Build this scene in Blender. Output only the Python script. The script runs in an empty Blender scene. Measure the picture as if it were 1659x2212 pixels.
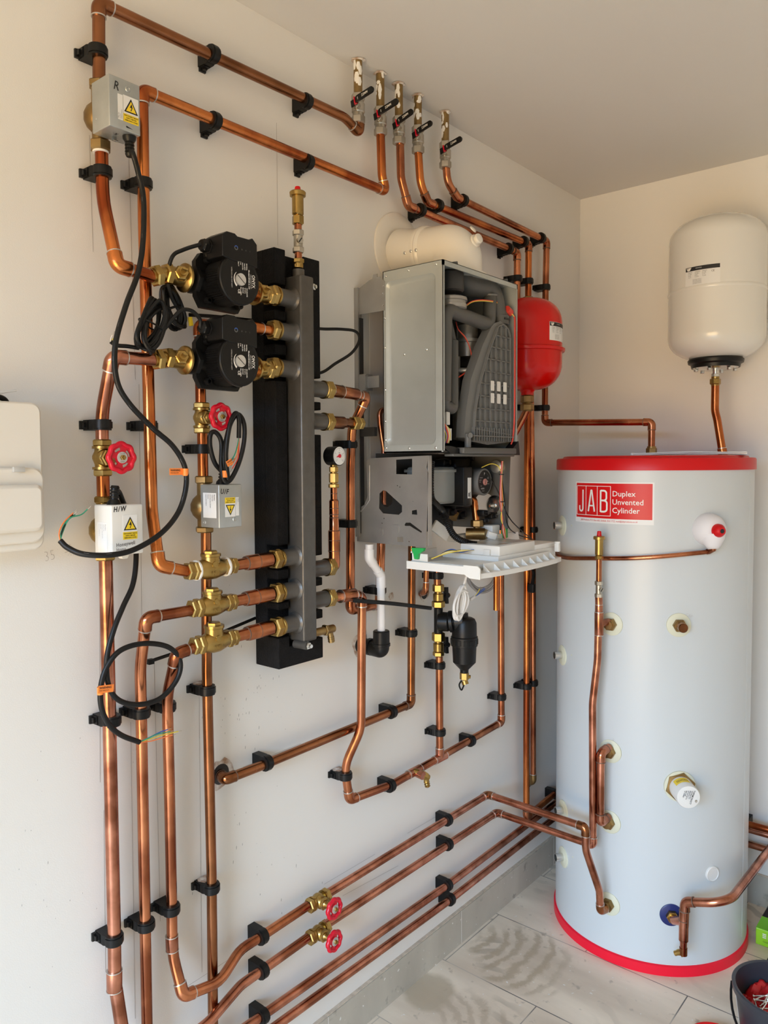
import bpy, bmesh, math, random
from math import sin, cos, pi, radians, sqrt, atan2, hypot
from mathutils import Vector as V, Matrix
from mathutils.geometry import tessellate_polygon
random.seed(7)
sc = bpy.context.scene
COL = sc.collection
# ---------------- camera, light, exposure ----------------
# room frame: wall_left is x=0, wall_back is y=0, floor z=0; metres
CP = V((1.2803, -2.6647, 1.446)); YAW, PIT, ROL = radians(39.973), radians(-2.791), radians(-.312)
FPX, SX, SY = 1666.1, -4.77, -25.9
_f = V((-sin(YAW), cos(YAW), 0)); _r = V((cos(YAW), sin(YAW), 0)); _u = V((0, 0, 1))
FW = _f * cos(PIT) + _u * sin(PIT); _u2 = -_f * sin(PIT) + _u * cos(PIT)
RT = _r * cos(ROL) + _u2 * sin(ROL); UP = -_r * sin(ROL) + _u2 * cos(ROL)
cd = bpy.data.cameras.new('camera'); cam = bpy.data.objects.new('camera', cd); COL.objects.link(cam)
cam.matrix_world = Matrix(((RT.x, UP.x, -FW.x, CP.x), (RT.y, UP.y, -FW.y, CP.y), (RT.z, UP.z, -FW.z, CP.z), (0, 0, 0, 1)))
cd.sensor_fit = 'VERTICAL'; cd.sensor_height = 32.0; cd.lens = FPX / 2212 * 32.0
cd.shift_x = -SX / 2212; cd.shift_y = SY / 2212; cd.clip_start = .02
sc.camera = cam
sc.view_settings.view_transform = 'Standard'; sc.view_settings.look = 'None'
sc.view_settings.exposure = 0.0; sc.view_settings.gamma = 1.0
try: sc.view_settings.use_curve_mapping = False
except Exception: pass
w = bpy.data.worlds.new('world'); sc.world = w; w.use_nodes = True
w.node_tree.nodes['Background'].inputs[0].default_value = (.95, .85, .70, 1)
w.node_tree.nodes['Background'].inputs[1].default_value = .05
def area(name, loc, rot, sx, sy, power, col):
    l = bpy.data.lights.new(name, 'AREA'); l.shape = 'RECTANGLE'; l.size = sx; l.size_y = sy; l.energy = power; l.color = col
    o = bpy.data.objects.new(name, l); COL.objects.link(o); o.location = loc; o.rotation_euler = rot; return o
# sky and sunlit paving outside the open doorway behind the camera
YF = -4.4
area('daylight_sky', (1.1, -8.4, 4.3), (radians(90 - 18), 0, 0), 7.0, 4.2, 3150, (.41, .67, 1.0))
area('sunlit_ground_bounce', (1.1, -6.4, .3), (radians(90 + 48), 0, 0), 5.0, 3.0, 420, (1.0, .69, .36))

# ---------------- geometry helpers ----------------
def ray(px, py): return FW + ((px - 829.5 - SX) * RT - (py - 1106 - SY) * UP) / FPX
def W(px, py, x=None, y=None, z=None):
    """the place on the plane x=, y= or z= that shows at photo pixel (px, py)"""
    d = ray(px, py)
    s = (x - CP.x) / d.x if x is not None else (y - CP.y) / d.y if y is not None else (z - CP.z) / d.z
    return CP + d * s
def pt(p): return p.copy() if isinstance(p, V) else W(p[0], p[1], x=p[2])
def basis(a):
    a = V(a).normalized(); t = V((0, 0, 1)) if abs(a.z) < .9 else V((1, 0, 0))
    u = a.cross(t).normalized(); return u, a.cross(u).normalized()
def lathe(bm, p0, ax, prof, seg=24, mi=0, ph=0.0, sq=1.0):
    """prof: (distance along ax, radius)"""
    p0 = V(p0); ax = V(ax).normalized(); u, v = basis(ax); rings = []
    for t, r in prof:
        c = p0 + ax * t
        if r < 1e-6: rings.append([bm.verts.new(c)])
        else: rings.append([bm.verts.new(c + (u * cos(ph + 2 * pi * i / seg) + v * sin(ph + 2 * pi * i / seg) * sq) * r) for i in range(seg)])
    for a, b in zip(rings, rings[1:]):
        for i in range(seg):
            j = (i + 1) % seg
            if len(a) == 1 and len(b) == 1: continue
            vs = [a[0], b[j], b[i]] if len(a) == 1 else [a[i], a[j], b[0]] if len(b) == 1 else [a[i], a[j], b[j], b[i]]
            try: bm.faces.new(vs).material_index = mi
            except ValueError: pass
    for ring, fl in ((rings[0], 1), (rings[-1], 0)):
        if len(ring) > 2: bm.faces.new(ring[::-1] if fl else ring).material_index = mi
def cyl(bm, a, b, r, seg=24, mi=0, r2=None, ch=0.0):
    a, b = V(a), V(b); L = (b - a).length; r2 = r if r2 is None else r2
    pr = [(0, r - ch), (ch, r), (L - ch, r2), (L, r2 - ch)] if ch else [(0, r), (L, r2)]
    lathe(bm, a, b - a, pr, seg, mi)
def nut(bm, a, b, r, mi=0, ph=0.0):
    a, b = V(a), V(b); L = (b - a).length; c = min(L * .18, r * .12)
    lathe(bm, a, b - a, [(0, r * .86), (c, r), (L - c, r), (L, r * .86)], 6, mi, ph)
def box(bm, lo, hi, mi=0, bev=0.0, fr=None, seg=2):
    """axis box lo..hi, in frame fr (4x4) if given"""
    lo, hi = V(lo), V(hi); vs = []
    for i in range(8):
        p = V((hi.x if i & 1 else lo.x, hi.y if i & 2 else lo.y, hi.z if i & 4 else lo.z))
        vs.append(bm.verts.new(fr @ p if fr else p))
    fs = [bm.faces.new([vs[k] for k in q]) for q in ((0, 2, 3, 1), (4, 5, 7, 6), (0, 1, 5, 4), (2, 6, 7, 3), (0, 4, 6, 2), (1, 3, 7, 5))]
    for f in fs: f.material_index = mi
    if bev:
        es = list({e for f in fs for e in f.edges})
        r = bmesh.ops.bevel(bm, geom=es, offset=bev, segments=seg, affect='EDGES', profile=.5)
        for f in r['faces']: f.material_index = mi
def prism(bm, poly, t0, t1, fr, mi=0):
    """2-D outline poly in the xy of frame fr, thick from z=t0 to z=t1"""
    a = [bm.verts.new(fr @ V((x, y, t0))) for x, y in poly]; b = [bm.verts.new(fr @ V((x, y, t1))) for x, y in poly]
    n = len(poly); fs = [bm.faces.new(a[::-1]), bm.faces.new(b)]
    for i in range(n): fs.append(bm.faces.new([a[i], a[(i + 1) % n], b[(i + 1) % n], b[i]]))
    for f in fs: f.material_index = mi
def frame(o, u, v):
    u = V(u).normalized(); v = V(v).normalized(); n = u.cross(v).normalized(); o = V(o)
    return Matrix(((u.x, v.x, n.x, o.x), (u.y, v.y, n.y, o.y), (u.z, v.z, n.z, o.z), (0, 0, 0, 1)))
def rpoly(w, h, r, k=5, cx=0, cy=0):
    out = []
    for sx, sy, a0 in ((1, 1, 0), (-1, 1, 90), (-1, -1, 180), (1, -1, 270)):
        for i in range(k + 1):
            a = radians(a0 + 90 * i / k); out.append((cx + sx * (w / 2 - r) + r * cos(a), cy + sy * (h / 2 - r) + r * sin(a)))
    return out
def plate(bm, fr, outer, holes, th_, mi=0):
    """flat sheet with real cut-outs, thickness th_"""
    loops = [outer] + holes; flat = [p for l in loops for p in l]; tri = tessellate_polygon([[V((x, y, 0)) for x, y in l] for l in loops])
    A = [bm.verts.new(fr @ V((x, y, 0))) for x, y in flat]; C = [bm.verts.new(fr @ V((x, y, th_))) for x, y in flat]
    for t in tri:
        for q in ([A[i] for i in t[::-1]], [C[i] for i in t]):
            try: bm.faces.new(q).material_index = mi
            except ValueError: pass
    k = 0
    for l in loops:
        n = len(l)
        for i in range(n): bm.faces.new([A[k + i], A[k + (i + 1) % n], C[k + (i + 1) % n], C[k + i]]).material_index = mi
        k += n
def fillet(pts, rf, n=7):
    """pts: Vectors; rf: bend radius per point"""
    out = [pts[0]]
    for i in range(1, len(pts) - 1):
        p, a, b = pts[i], pts[i - 1] - pts[i], pts[i + 1] - pts[i]
        la, lb = a.length, b.length; a = a / la; b = b / lb; ang = a.angle(b)
        if ang > radians(176) or rf[i] <= 0: out.append(p); continue
        d = min(rf[i] / math.tan(ang / 2), la * .48, lb * .48); r = d * math.tan(ang / 2)
        c = p + (a + b).normalized() * (r / sin(ang / 2)); s = p + a * d - c; e = p + b * d - c
        tot = s.angle(e); nn = max(3, int(n * tot / (pi / 2)) + 2)
        for k in range(nn + 1):
            t = k / nn; out.append(c + (s * sin((1 - t) * tot) + e * sin(t * tot)) / sin(tot))
    out.append(pts[-1]); return out
def sweep(bm, path, r, seg=20, mi=0, cap=True, sq=1.0, closed=False, n0=None):
    """tube of radius r (a number or a function of 0..1) along path"""
    path = [V(p) for p in path]; n = len(path); rings = []
    if closed: tan = [(path[(i + 1) % n] - path[i - 1]).normalized() for i in range(n)]
    else: tan = [((path[min(i + 1, n - 1)] - path[max(i - 1, 0)])).normalized() for i in range(n)]
    u = basis(tan[0])[0] if n0 is None else (V(n0) - tan[0] * V(n0).dot(tan[0])).normalized()
    for i, p in enumerate(path):
        if i: u = (u - tan[i] * u.dot(tan[i])).normalized()
        v = tan[i].cross(u); rr = r(i / (n - 1)) if callable(r) else r
        rings.append([bm.verts.new(p + (u * cos(2 * pi * k / seg) + v * sin(2 * pi * k / seg) * sq) * rr) for k in range(seg)])
    prs = list(zip(rings, rings[1:])) + ([(rings[-1], rings[0])] if closed else [])
    for a, b in prs:
        for k in range(seg): bm.faces.new([a[k], a[(k + 1) % seg], b[(k + 1) % seg], b[k]]).material_index = mi
    if cap and not closed:
        bm.faces.new(rings[0][::-1]).material_index = mi; bm.faces.new(rings[-1]).material_index = mi
def smooth(pts, n=8, closed=False):
    """Catmull-Rom through pts"""
    P = [V(p) for p in pts]; m = len(P); out = []
    for i in range(m if closed else m - 1):
        if closed: a, b, c, d = P[i - 1], P[i], P[(i + 1) % m], P[(i + 2) % m]
        else: b, c = P[i], P[i + 1]; a = P[i - 1] if i else b * 2 - c; d = P[i + 2] if i + 2 < m else c * 2 - b
        for k in range(n):
            t = k / n; out.append(.5 * ((2 * b) + (c - a) * t + (2 * a - 5 * b + 4 * c - d) * t * t + (3 * b - a - 3 * c + d) * t ** 3))
    if not closed: out.append(P[-1])
    return out
# ---------------- objects ----------------
ORG = {}
def obj(name, bm, mats, parent=None, sm=35, label=None, bevel=0.0):
    me = bpy.data.meshes.new(name); o = bpy.data.objects.new(name, me); COL.objects.link(o)
    bmesh.ops.recalc_face_normals(bm, faces=bm.faces)
    if parent is not None: org = ORG[parent.name]; o.parent = parent
    else:
        xs = [v.co for v in bm.verts]; org = V([(min(c[i] for c in xs) + max(c[i] for c in xs)) / 2 for i in range(3)])
        org.z = min(c.z for c in xs); o.location = org
    for v in bm.verts: v.co -= org
    bm.to_mesh(me); bm.free(); ORG[o.name] = org
    for m in (mats if isinstance(mats, (list, tuple)) else [mats]): me.materials.append(m)
    if sm:
        me.polygons.foreach_set('use_smooth', [True] * len(me.polygons)); me.set_sharp_from_angle(angle=radians(sm))
    if bevel:
        b = o.modifiers.new('bevel', 'BEVEL'); b.width = bevel; b.segments = 2; b.limit_method = 'ANGLE'; b.angle_limit = radians(40)
    if label: o['label'] = label
    return o
def tag(o, label, cat, group=None, kind=None):
    if label: o['label'] = label
    if cat: o['category'] = cat
    if group: o['group'] = group
    if kind: o['kind'] = kind
    return o
def thing(name, loc, label, cat, group=None):
    o = bpy.data.objects.new(name, None); COL.objects.link(o); o.location = V(loc); o.empty_display_size = .02
    ORG[o.name] = V(loc); return tag(o, label, cat, group)
def B(): return bmesh.new()
def text_into(bm, body, fn, size, bold=0.0, sx=1.0, align='LEFT', mi=0, shear=0.0, gap=1.0):
    """flat lettering; fn(u, v) gives the place of a point of the text plane"""
    c = bpy.data.curves.new('t', 'FONT'); c.body = body; c.size = size; c.offset = bold; c.resolution_u = 2; c.align_x = align; c.shear = shear; c.space_character = gap
    o = bpy.data.objects.new('t', c); COL.objects.link(o); dg = bpy.context.evaluated_depsgraph_get(); dg.update()
    me = bpy.data.meshes.new_from_object(o.evaluated_get(dg))
    vs = [bm.verts.new(fn(v.co.x * sx, v.co.y)) for v in me.vertices]
    for p in me.polygons:
        try: bm.faces.new([vs[i] for i in p.vertices]).material_index = mi
        except ValueError: pass
    bpy.data.objects.remove(o); bpy.data.curves.remove(c); bpy.data.meshes.remove(me)
def plane_fn(o, u, v, e=.0004):
    o, u, v = V(o), V(u).normalized(), V(v).normalized(); n = u.cross(v)
    return lambda a, b, k=1.0: o + u * a + v * b + n * e * k
def shift(fn, du, dv, rot=0, k=1.0):
    c, s = cos(radians(rot)), sin(radians(rot))
    return lambda a, b: fn(du + a * c - b * s, dv + a * s + b * c, k)
def patch(bm, fn, cx, cy, w, h, mi=0, k=1.0, n=1, m=1, th=.0003):
    """a sticker of width w and height h, a fraction of a millimetre thick"""
    g = [[[bm.verts.new(fn(cx - w / 2 + w * i / n, cy - h / 2 + h * j / m, kk)) for i in range(n + 1)] for j in range(m + 1)] for kk in (0.0, k)]
    for l, a in enumerate(g):
        for j in range(m):
            for i in range(n):
                q = [a[j][i], a[j][i + 1], a[j + 1][i + 1], a[j + 1][i]]; bm.faces.new(q if l else q[::-1]).material_index = mi
    edge = [(0, i) for i in range(n + 1)] + [(j, n) for j in range(1, m + 1)] + [(m, i) for i in range(n - 1, -1, -1)] + [(j, 0) for j in range(m - 1, 0, -1)]
    for (j, i), (q, p) in zip(edge, edge[1:] + edge[:1]): bm.faces.new([g[0][j][i], g[0][q][p], g[1][q][p], g[1][j][i]]).material_index = mi
def polyf(bm, fn, pts, mi=0):
    bm.faces.new([bm.verts.new(fn(a, b)) for a, b in pts]).material_index = mi
# ---------------- materials ----------------
MATS = {}
def mat(name, col, rough=.5, metal=0.0, var=None, scale=20.0, bump=0.0, bscale=200.0, coat=0.0, stretch=(1, 1, 1), rvar=0.0, spec=.5, alpha=1.0, trans=0.0, thr=(.35, .65)):
    m = bpy.data.materials.new(name); m.use_nodes = True; nt = m.node_tree; b = nt.nodes['Principled BSDF']
    b.inputs['Base Color'].default_value = (*col, 1); b.inputs['Roughness'].default_value = rough; b.inputs['Metallic'].default_value = metal
    b.inputs['Coat Weight'].default_value = coat; b.inputs['Coat Roughness'].default_value = .08; b.inputs['Specular IOR Level'].default_value = spec
    if trans: b.inputs['Transmission Weight'].default_value = trans
    if alpha < 1: b.inputs['Alpha'].default_value = alpha
    tc = nt.nodes.new('ShaderNodeTexCoord'); mp = nt.nodes.new('ShaderNodeMapping'); mp.inputs['Scale'].default_value = stretch; nt.links.new(tc.outputs['Object'], mp.inputs[0])
    if var or rvar:
        n = nt.nodes.new('ShaderNodeTexNoise'); n.inputs['Scale'].default_value = scale; n.inputs['Detail'].default_value = 5; nt.links.new(mp.outputs[0], n.inputs[0])
        if var:
            r = nt.nodes.new('ShaderNodeValToRGB'); r.color_ramp.elements[0].position = thr[0]; r.color_ramp.elements[1].position = thr[1]
            r.color_ramp.elements[0].color = (*var, 1); r.color_ramp.elements[1].color = (*col, 1)
            nt.links.new(n.outputs[0], r.inputs[0]); nt.links.new(r.outputs[0], b.inputs['Base Color'])
        if rvar:
            q = nt.nodes.new('ShaderNodeMapRange'); q.inputs[3].default_value = rough - rvar; q.inputs[4].default_value = rough + rvar
            q.inputs[1].default_value = .3; q.inputs[2].default_value = .7
            nt.links.new(n.outputs[0], q.inputs[0]); nt.links.new(q.outputs[0], b.inputs['Roughness'])
    if bump:
        n2 = nt.nodes.new('ShaderNodeTexNoise'); n2.inputs['Scale'].default_value = bscale; nt.links.new(tc.outputs['Object'], n2.inputs[0])
        bp = nt.nodes.new('ShaderNodeBump'); bp.inputs['Strength'].default_value = bump; bp.inputs['Distance'].default_value = .002
        nt.links.new(n2.outputs[0], bp.inputs['Height']); nt.links.new(bp.outputs[0], b.inputs['Normal'])
    MATS[name] = m; return m
cop = dict(rough=.23, metal=1.0, rvar=.06, bump=.03, bscale=90)  # copper mottle below: tarnish, plus dark reflected lines put into the colour
CU = mat('copper', (.60, .23, .11), var=(.27, .085, .04), scale=13, thr=(.40, .60), stretch=(1, 1, .6), **cop)
CUB = mat('copper_bright', (.66, .22, .065), var=(.30, .065, .02), scale=11, thr=(.40, .60), stretch=(1, 1, .45), **cop)
CUD = mat('copper_tarnished', (.38, .155, .07), var=(.18, .07, .028), scale=8, stretch=(1, 1, 1), **cop)
CUP = mat('copper_pink', (.62, .265, .17), var=(.28, .10, .055), scale=14, thr=(.40, .60), stretch=(1, 1, 1), **cop)
SOLD = mat('solder', (.62, .60, .57), .35, 1.0)
FLUX = mat('flux_seam', (.16, .10, .07), .6, .3)
BR = mat('brass', (.49, .33, .11), .30, 1.0, var=(.31, .20, .06), scale=14, rvar=.08, bump=.06, bscale=300)
BRD = mat('old_brass', (.38, .26, .11), .4, 1.0, var=(.24, .15, .06), scale=25, bump=.1)
NI = mat('nickel', (.56, .52, .45), .34, 1.0, var=(.40, .37, .31), scale=30)
STL = mat('bright_steel', (.70, .70, .68), .22, 1.0)
BLK = mat('black_plastic', (.006, .006, .006), .38, spec=.28)
RUB = mat('black_rubber', (.006, .006, .006), .42, spec=.3)
FOAM = mat('black_foam', (.010, .009, .009), .8, spec=.2, var=(.006, .006, .006), scale=60, bump=.9, bscale=260)
MANI = mat('grey_painted_steel', (.115, .106, .095), .36, .5, var=(.095, .088, .078), scale=40, bump=.1, bscale=400)
GALV = mat('galvanised_steel', (.50, .52, .51), .42, .75, var=(.42, .44, .43), scale=18, bump=.05)
ZINC = mat('boiler_sheet_steel', (.45, .475, .455), .42, .35, var=(.40, .42, .40), scale=5, thr=(.4, .55))
ZIND = mat('bare_bracket_steel', (.40, .385, .36), .34, .6, var=(.32, .31, .29), scale=10)
GRY = mat('grey_plastic', (.085, .085, .08), .48)
GRYL = mat('light_grey_plastic', (.15, .152, .148), .45)
DKG = mat('dark_plastic_and_shade', (.03, .03, .03), .5)  # dark plastic parts; also paints the shade of gaps and wall holes
WPL = mat('white_plastic', (.74, .73, .69), .42)
WFL = mat('cream_flue_enamel', (.78, .74, .66), .3, coat=.3)
WVES = mat('white_vessel_enamel', (.74, .73, .68), .2, coat=.4)
WCYL = mat('white_cylinder_jacket', (.57, .60, .60), .33, bump=.03, bscale=25)
RED = mat('red_enamel', (.62, .003, .001), .22, spec=.4)
REDL = mat('red_moulding', (.58, .004, .007), .36, spec=.35)
REDB = mat('pink_red_moulding', (.80, .008, .03), .40, spec=.3)
REDW = mat('red_handwheel_plastic', (.58, .004, .022), .28, spec=.45)
WIRER = mat('red_wire', (.60, .05, .03), .45); WIREO = mat('orange_wire', (.85, .22, .06), .45); WIREG = mat('green_wire', (.03, .30, .17), .45)
WIREY = mat('yellow_wire', (.75, .60, .08), .45); WIREB = mat('blue_wire', (.04, .12, .45), .45); WIREW = mat('white_wire', (.78, .74, .68), .45)
PAPER = mat('paper_label', (.78, .78, .76), .5); YEL = mat('yellow_label', (.86, .62, .02), .45); INK = mat('black_ink', (.01, .01, .012), .5)
WINK = mat('white_print', (.80, .78, .74), .5); LRED = mat('red_label', (.62, .004, .006), .33, spec=.4); GINK = mat('grey_print', (.16, .15, .15), .5); PENC = mat('pencil_line', (.46, .42, .38), .7)
ORG_T = mat('orange_tag', (.92, .25, .04), .45); CREAM = mat('cream_grommet', (.66, .655, .50), .5); BLUE = mat('blue_grommet', (.01, .02, .12), .4)
GRN = mat('green_plastic', (.02, .36, .08), .4); PVC = mat('white_pvc', (.80, .77, .74), .35); SILV = mat('foil_label', (.62, .62, .60), .3, .5)
PTFE = mat('white_ptfe_tape', (.82, .80, .75), .6); PLAS = mat('broken_plaster', (.80, .76, .70), .9, var=(.34, .20, .12), scale=60)
# ---------------- the room ----------------
STA, STB, STC = W(1125, 2065, z=0), W(925, 2140, z=0), W(1020, 2190, z=0)
def paint(name, col, c2):
    m = mat(name, col, .72, var=c2, scale=1.6, thr=(.25, .75), bump=.08, bscale=500); return m
PAINT = paint('cream_wall_paint', (.80, .785, .745), (.785, .765, .72)); CEIL = paint('shaded_ceiling_white', (.70, .68, .64), (.69, .665, .625))  # ceiling is the same white, with its shade put into the colour
def tilemat(name, joints, c1, c2, cg, L=.5915, H=.2955, offx=-.0205, offy=0.0):
    m = bpy.data.materials.new(name); m.use_nodes = True; nt = m.node_tree; b = nt.nodes['Principled BSDF']; N = nt.nodes.new; LK = nt.links.new
    tc = N('ShaderNodeTexCoord'); g = N('ShaderNodeNewGeometry')
    def noise(sc, det=6, st=(1, 1, 1), dist=0.0):
        mp = N('ShaderNodeMapping'); mp.inputs['Scale'].default_value = st; LK(g.outputs['Position'], mp.inputs[0])
        n = N('ShaderNodeTexNoise'); n.inputs['Scale'].default_value = sc; n.inputs['Detail'].default_value = det; n.inputs['Distortion'].default_value = dist; LK(mp.outputs[0], n.inputs[0]); return n.outputs[0]
    def ramp(src, p0, p1, a, c):
        r = N('ShaderNodeValToRGB'); r.color_ramp.elements[0].position = p0; r.color_ramp.elements[1].position = p1
        r.color_ramp.elements[0].color = (*a, 1); r.color_ramp.elements[1].color = (*c, 1); LK(src, r.inputs[0]); return r.outputs[0]
    def mix(f, a, c, k=None):
        x = N('ShaderNodeMix'); x.data_type = 'RGBA'
        if isinstance(f, float): x.inputs[0].default_value = f
        else: LK(f, x.inputs[0])
        for i, s in ((6, a), (7, c)):
            if isinstance(s, tuple): x.inputs[i].default_value = (*s, 1)
            else: LK(s, x.inputs[i])
        if k: x.blend_type = k
        return x.outputs[2]
    base = ramp(noise(3.2, 8, (.5, 2.2, 1)), .35, .65, c1, c2)
    base = mix(ramp(noise(26, 3), .28, .36, (.75, .75, .75), (0, 0, 0)), base, tuple(c * .62 for c in c1))
    base = mix(ramp(noise(70, 2), .70, .74, (0, 0, 0), (.8, .8, .8)), base, (.80, .79, .75))
    if joints:
        # dried mud swirls on the floor
        wv = N('ShaderNodeTexWave'); wv.wave_type = 'RINGS'; wv.rings_direction = 'SPHERICAL'; wv.inputs['Scale'].default_value = 7; wv.inputs['Distortion'].default_value = 5; wv.inputs['Detail'].default_value = 3
        mp = N('ShaderNodeMapping'); mp.inputs['Location'].default_value = (-.28, 1.12, 0); mp.inputs['Scale'].default_value = (1, .7, 1); LK(g.outputs['Position'], mp.inputs[0]); LK(mp.outputs[0], wv.inputs[0])
        sw = ramp(wv.outputs[0], .55, .8, (0, 0, 0), (1, 1, 1)); ms = ramp(noise(2.6, 2), .56, .62, (0, 0, 0), (.5, .5, .5))
        base = mix(mix(1.0, sw, ms, 'MULTIPLY'), base, (.30, .25, .185))
        def stain(c, r, rings, amt, sc_=1.0, dist=2.0):
            mpp = N('ShaderNodeMapping'); mpp.inputs['Location'].default_value = (-c[0], -c[1], 0); LK(g.outputs['Position'], mpp.inputs[0]); mpp.inputs['Scale'].default_value = (1, 1, 1)
            nz_ = noise(9, 3); vl = N('ShaderNodeVectorMath'); vl.operation = 'LENGTH'; LK(mpp.outputs[0], vl.inputs[0]); ad = N('ShaderNodeMath'); ad.operation = 'MULTIPLY_ADD'; LK(nz_, ad.inputs[0]); ad.inputs[1].default_value = r * .9; LK(vl.outputs['Value'], ad.inputs[2])
            mk = ramp(ad.outputs[0], r * 1.15, r * 1.40, (1, 1, 1), (0, 0, 0))
            if rings:
                wv2 = N('ShaderNodeTexWave'); wv2.wave_type = 'RINGS'; wv2.rings_direction = 'SPHERICAL'; wv2.inputs['Scale'].default_value = sc_; wv2.inputs['Distortion'].default_value = dist; wv2.inputs['Detail'].default_value = 5; wv2.inputs['Detail Roughness'].default_value = .7; m3 = N('ShaderNodeMapping'); m3.inputs['Location'].default_value = (-c[0] + rings[0], -c[1] + rings[1], 0); LK(g.outputs['Position'], m3.inputs[0]); LK(m3.outputs[0], wv2.inputs[0])
                mk = mix(1.0, mk, ramp(wv2.outputs[0], .25, .9, (.12, .12, .12), (1, 1, 1)), 'MULTIPLY')
            return mix(1.0, mk, (amt, amt, amt), 'MULTIPLY')
        base = mix(stain(STA, .17, (.22, .02), .8, 7, 7.0), base, (.44, .345, .235)); base = mix(stain(STB, .085, None, .75), base, (.44, .35, .24)); base = mix(stain(STC, .10, (.1, .1), .55, 8, 8.0), base, (.42, .325, .225))
        bt = N('ShaderNodeTexBrick'); bt.offset = .5; bt.inputs['Scale'].default_value = 1; bt.inputs['Brick Width'].default_value = L; bt.inputs['Row Height'].default_value = H; bt.inputs['Mortar Size'].default_value = .0017
        bt.inputs['Color1'].default_value = bt.inputs['Color2'].default_value = (0, 0, 0, 1); bt.inputs['Mortar'].default_value = (1, 1, 1, 1)
        m2 = N('ShaderNodeMapping'); m2.inputs['Location'].default_value = (offx, offy, 0); LK(g.outputs['Position'], m2.inputs[0]); LK(m2.outputs[0], bt.inputs[0])
        base = mix(bt.outputs[0], base, ramp(noise(6, 2), .4, .6, cg, (.14, .125, .11)))
    LK(base, b.inputs['Base Color']); b.inputs['Roughness'].default_value = .48
    bp = N('ShaderNodeBump'); bp.inputs['Strength'].default_value = .15; bp.inputs['Distance'].default_value = .003; LK(noise(40, 4), bp.inputs['Height']); LK(bp.outputs[0], b.inputs['Normal'])
    return m
FLOORM = tilemat('floor_tile', True, (.60, .485, .365), (.83, .705, .55), (.52, .44, .35))
SKIRT = tilemat('skirting_tile', False, (.42, .385, .32), (.52, .48, .40), (.3, .3, .3))
XR, H = 3.4, 2.4
def slab(name, lo, hi, m): 
    b = B(); box(b, lo, hi); o = obj(name, b, m, sm=0); tag(o, None, None, kind='structure'); return o
slab('floor', (-.12, YF - .12, -.1), (XR + .12, .12, 0), FLOORM)
slab('ceiling', (-.12, YF - .12, H), (XR + .12, .12, H + .1), CEIL)
wl = slab('wall_left', (-.12, YF, 0), (0, 0, H), PAINT)
wb = slab('wall_back', (-.12, 0, 0), (XR + .12, .12, H), PAINT)
slab('wall_right', (XR, YF, 0), (XR + .12, 0, H), PAINT)
b = B(); box(b, (-.12, YF - .12, 0), (.2, YF, H)); box(b, (2.1, YF - .12, 0), (XR + .12, YF, H)); box(b, (.2, YF - .12, 2.11), (2.1, YF, H))
tag(obj('wall_front', b, PAINT, sm=0), None, None, kind='structure')
b = B()
for x0, x1, z0, z1 in ((.2, .25, 0, 2.11), (2.05, 2.1, 0, 2.11), (.2, 2.1, 2.06, 2.11)): box(b, (x0, YF - .1, z0), (x1, YF + .02, z1))
tag(obj('door_1', b, WPL, sm=0), None, None, kind='structure')
# tiled skirting: one run per wall, with a pale cut edge and grout joints
GROUT = mat('white_grout', (.72, .69, .64), .8); EDGE = mat('tile_cut_edge', (.66, .55, .43), .85, var=(.5, .42, .33), scale=60)
def skirting(name, a, d, n, L, joints):
    b = B(); a, d, n = V(a), V(d), V(n); js = [0] + sorted(joints) + [L]
    for i, (s, e) in enumerate(zip(js, js[1:])):
        p, q = a + d * (s + .0014), a + d * (e - .0014) + n * .0115 + V((0, 0, .0995))
        box(b, [min(p[k], q[k]) for k in range(3)], [max(p[k], q[k]) for k in range(3)])
    for s in joints:
        p, q = a + d * (s - .0014), a + d * (s + .0014) + n * .0112 + V((0, 0, .0985)); box(b, [min(p[k], q[k]) for k in range(3)], [max(p[k], q[k]) for k in range(3)], 1)
    p, q = a + V((0, 0, .0996)), a + d * L + n * .009 + V((0, 0, .102)); box(b, [min(p[k], q[k]) for k in range(3)], [max(p[k], q[k]) for k in range(3)], 2)
    tag(obj(name, b, [SKIRT, GROUT, EDGE], sm=0), None, None, kind='structure')
skirting('baseboard_left', (0, YF, 0), (0, 1, 0), (1, 0, 0), -YF, [-YF - k for k in (.202, .789, 1.364, 1.95, 2.54, 3.13, 3.7)])
skirting('baseboard_back', (.012, 0, 0), (1, 0, 0), (0, -1, 0), XR - .012, [.35, .94, 1.53, 2.12, 2.7])
# pencil setting-out lines and notes on the wall, children of the wall
def pencil(p, q, wd=.0007, y=None, wall=None):
    b = B(); p, q = V(p), V(q); d = (q - p).normalized(); n = V((1, 0, 0)); s = d.cross(n) * wd
    vs = [b.verts.new(c + n * .0004) for c in (p - s, q - s, q + s, p + s)]; b.faces.new(vs)
    o = obj('pencil_line', b, PENC, wl, sm=0); return o
for a, c in (((193, 292), (201, 544)), ((278, 330), (292, 820)), ((300, 830), (306, 1330)), ((597, 265), (600, 530)), ((207, 980), (212, 1180)), ((215, 1230), (216, 1690)), ((224, 1750), (228, 2100)),
             ((430, 1500), (436, 2100)), ((333, 1430), (346, 1990)), ((405, 2130), (660, 1965)), ((700, 1910), (810, 1845)), ((740, 1935), (860, 1870)), ((525, 1657), (650, 1606)), ((880, 1800), (945, 1762)), ((282, 1560), (292, 2200))):
    pencil(W(*a, x=0), W(*c, x=0), .00045)
b = B(); f = plane_fn(W(96, 1214, x=0), (0, 1, 0), (0, 0, 1))
text_into(b, '35', shift(f, 0, 0, 8), .026, -.0008, .8); text_into(b, "''", shift(f, .022, .012, 0), .014, -.0006)
text_into(b, '30', shift(f, .036, .017, 5), .014, -.0006); text_into(b, 'mm', shift(f, .042, .006, 0), .007, -.0002)
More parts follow.
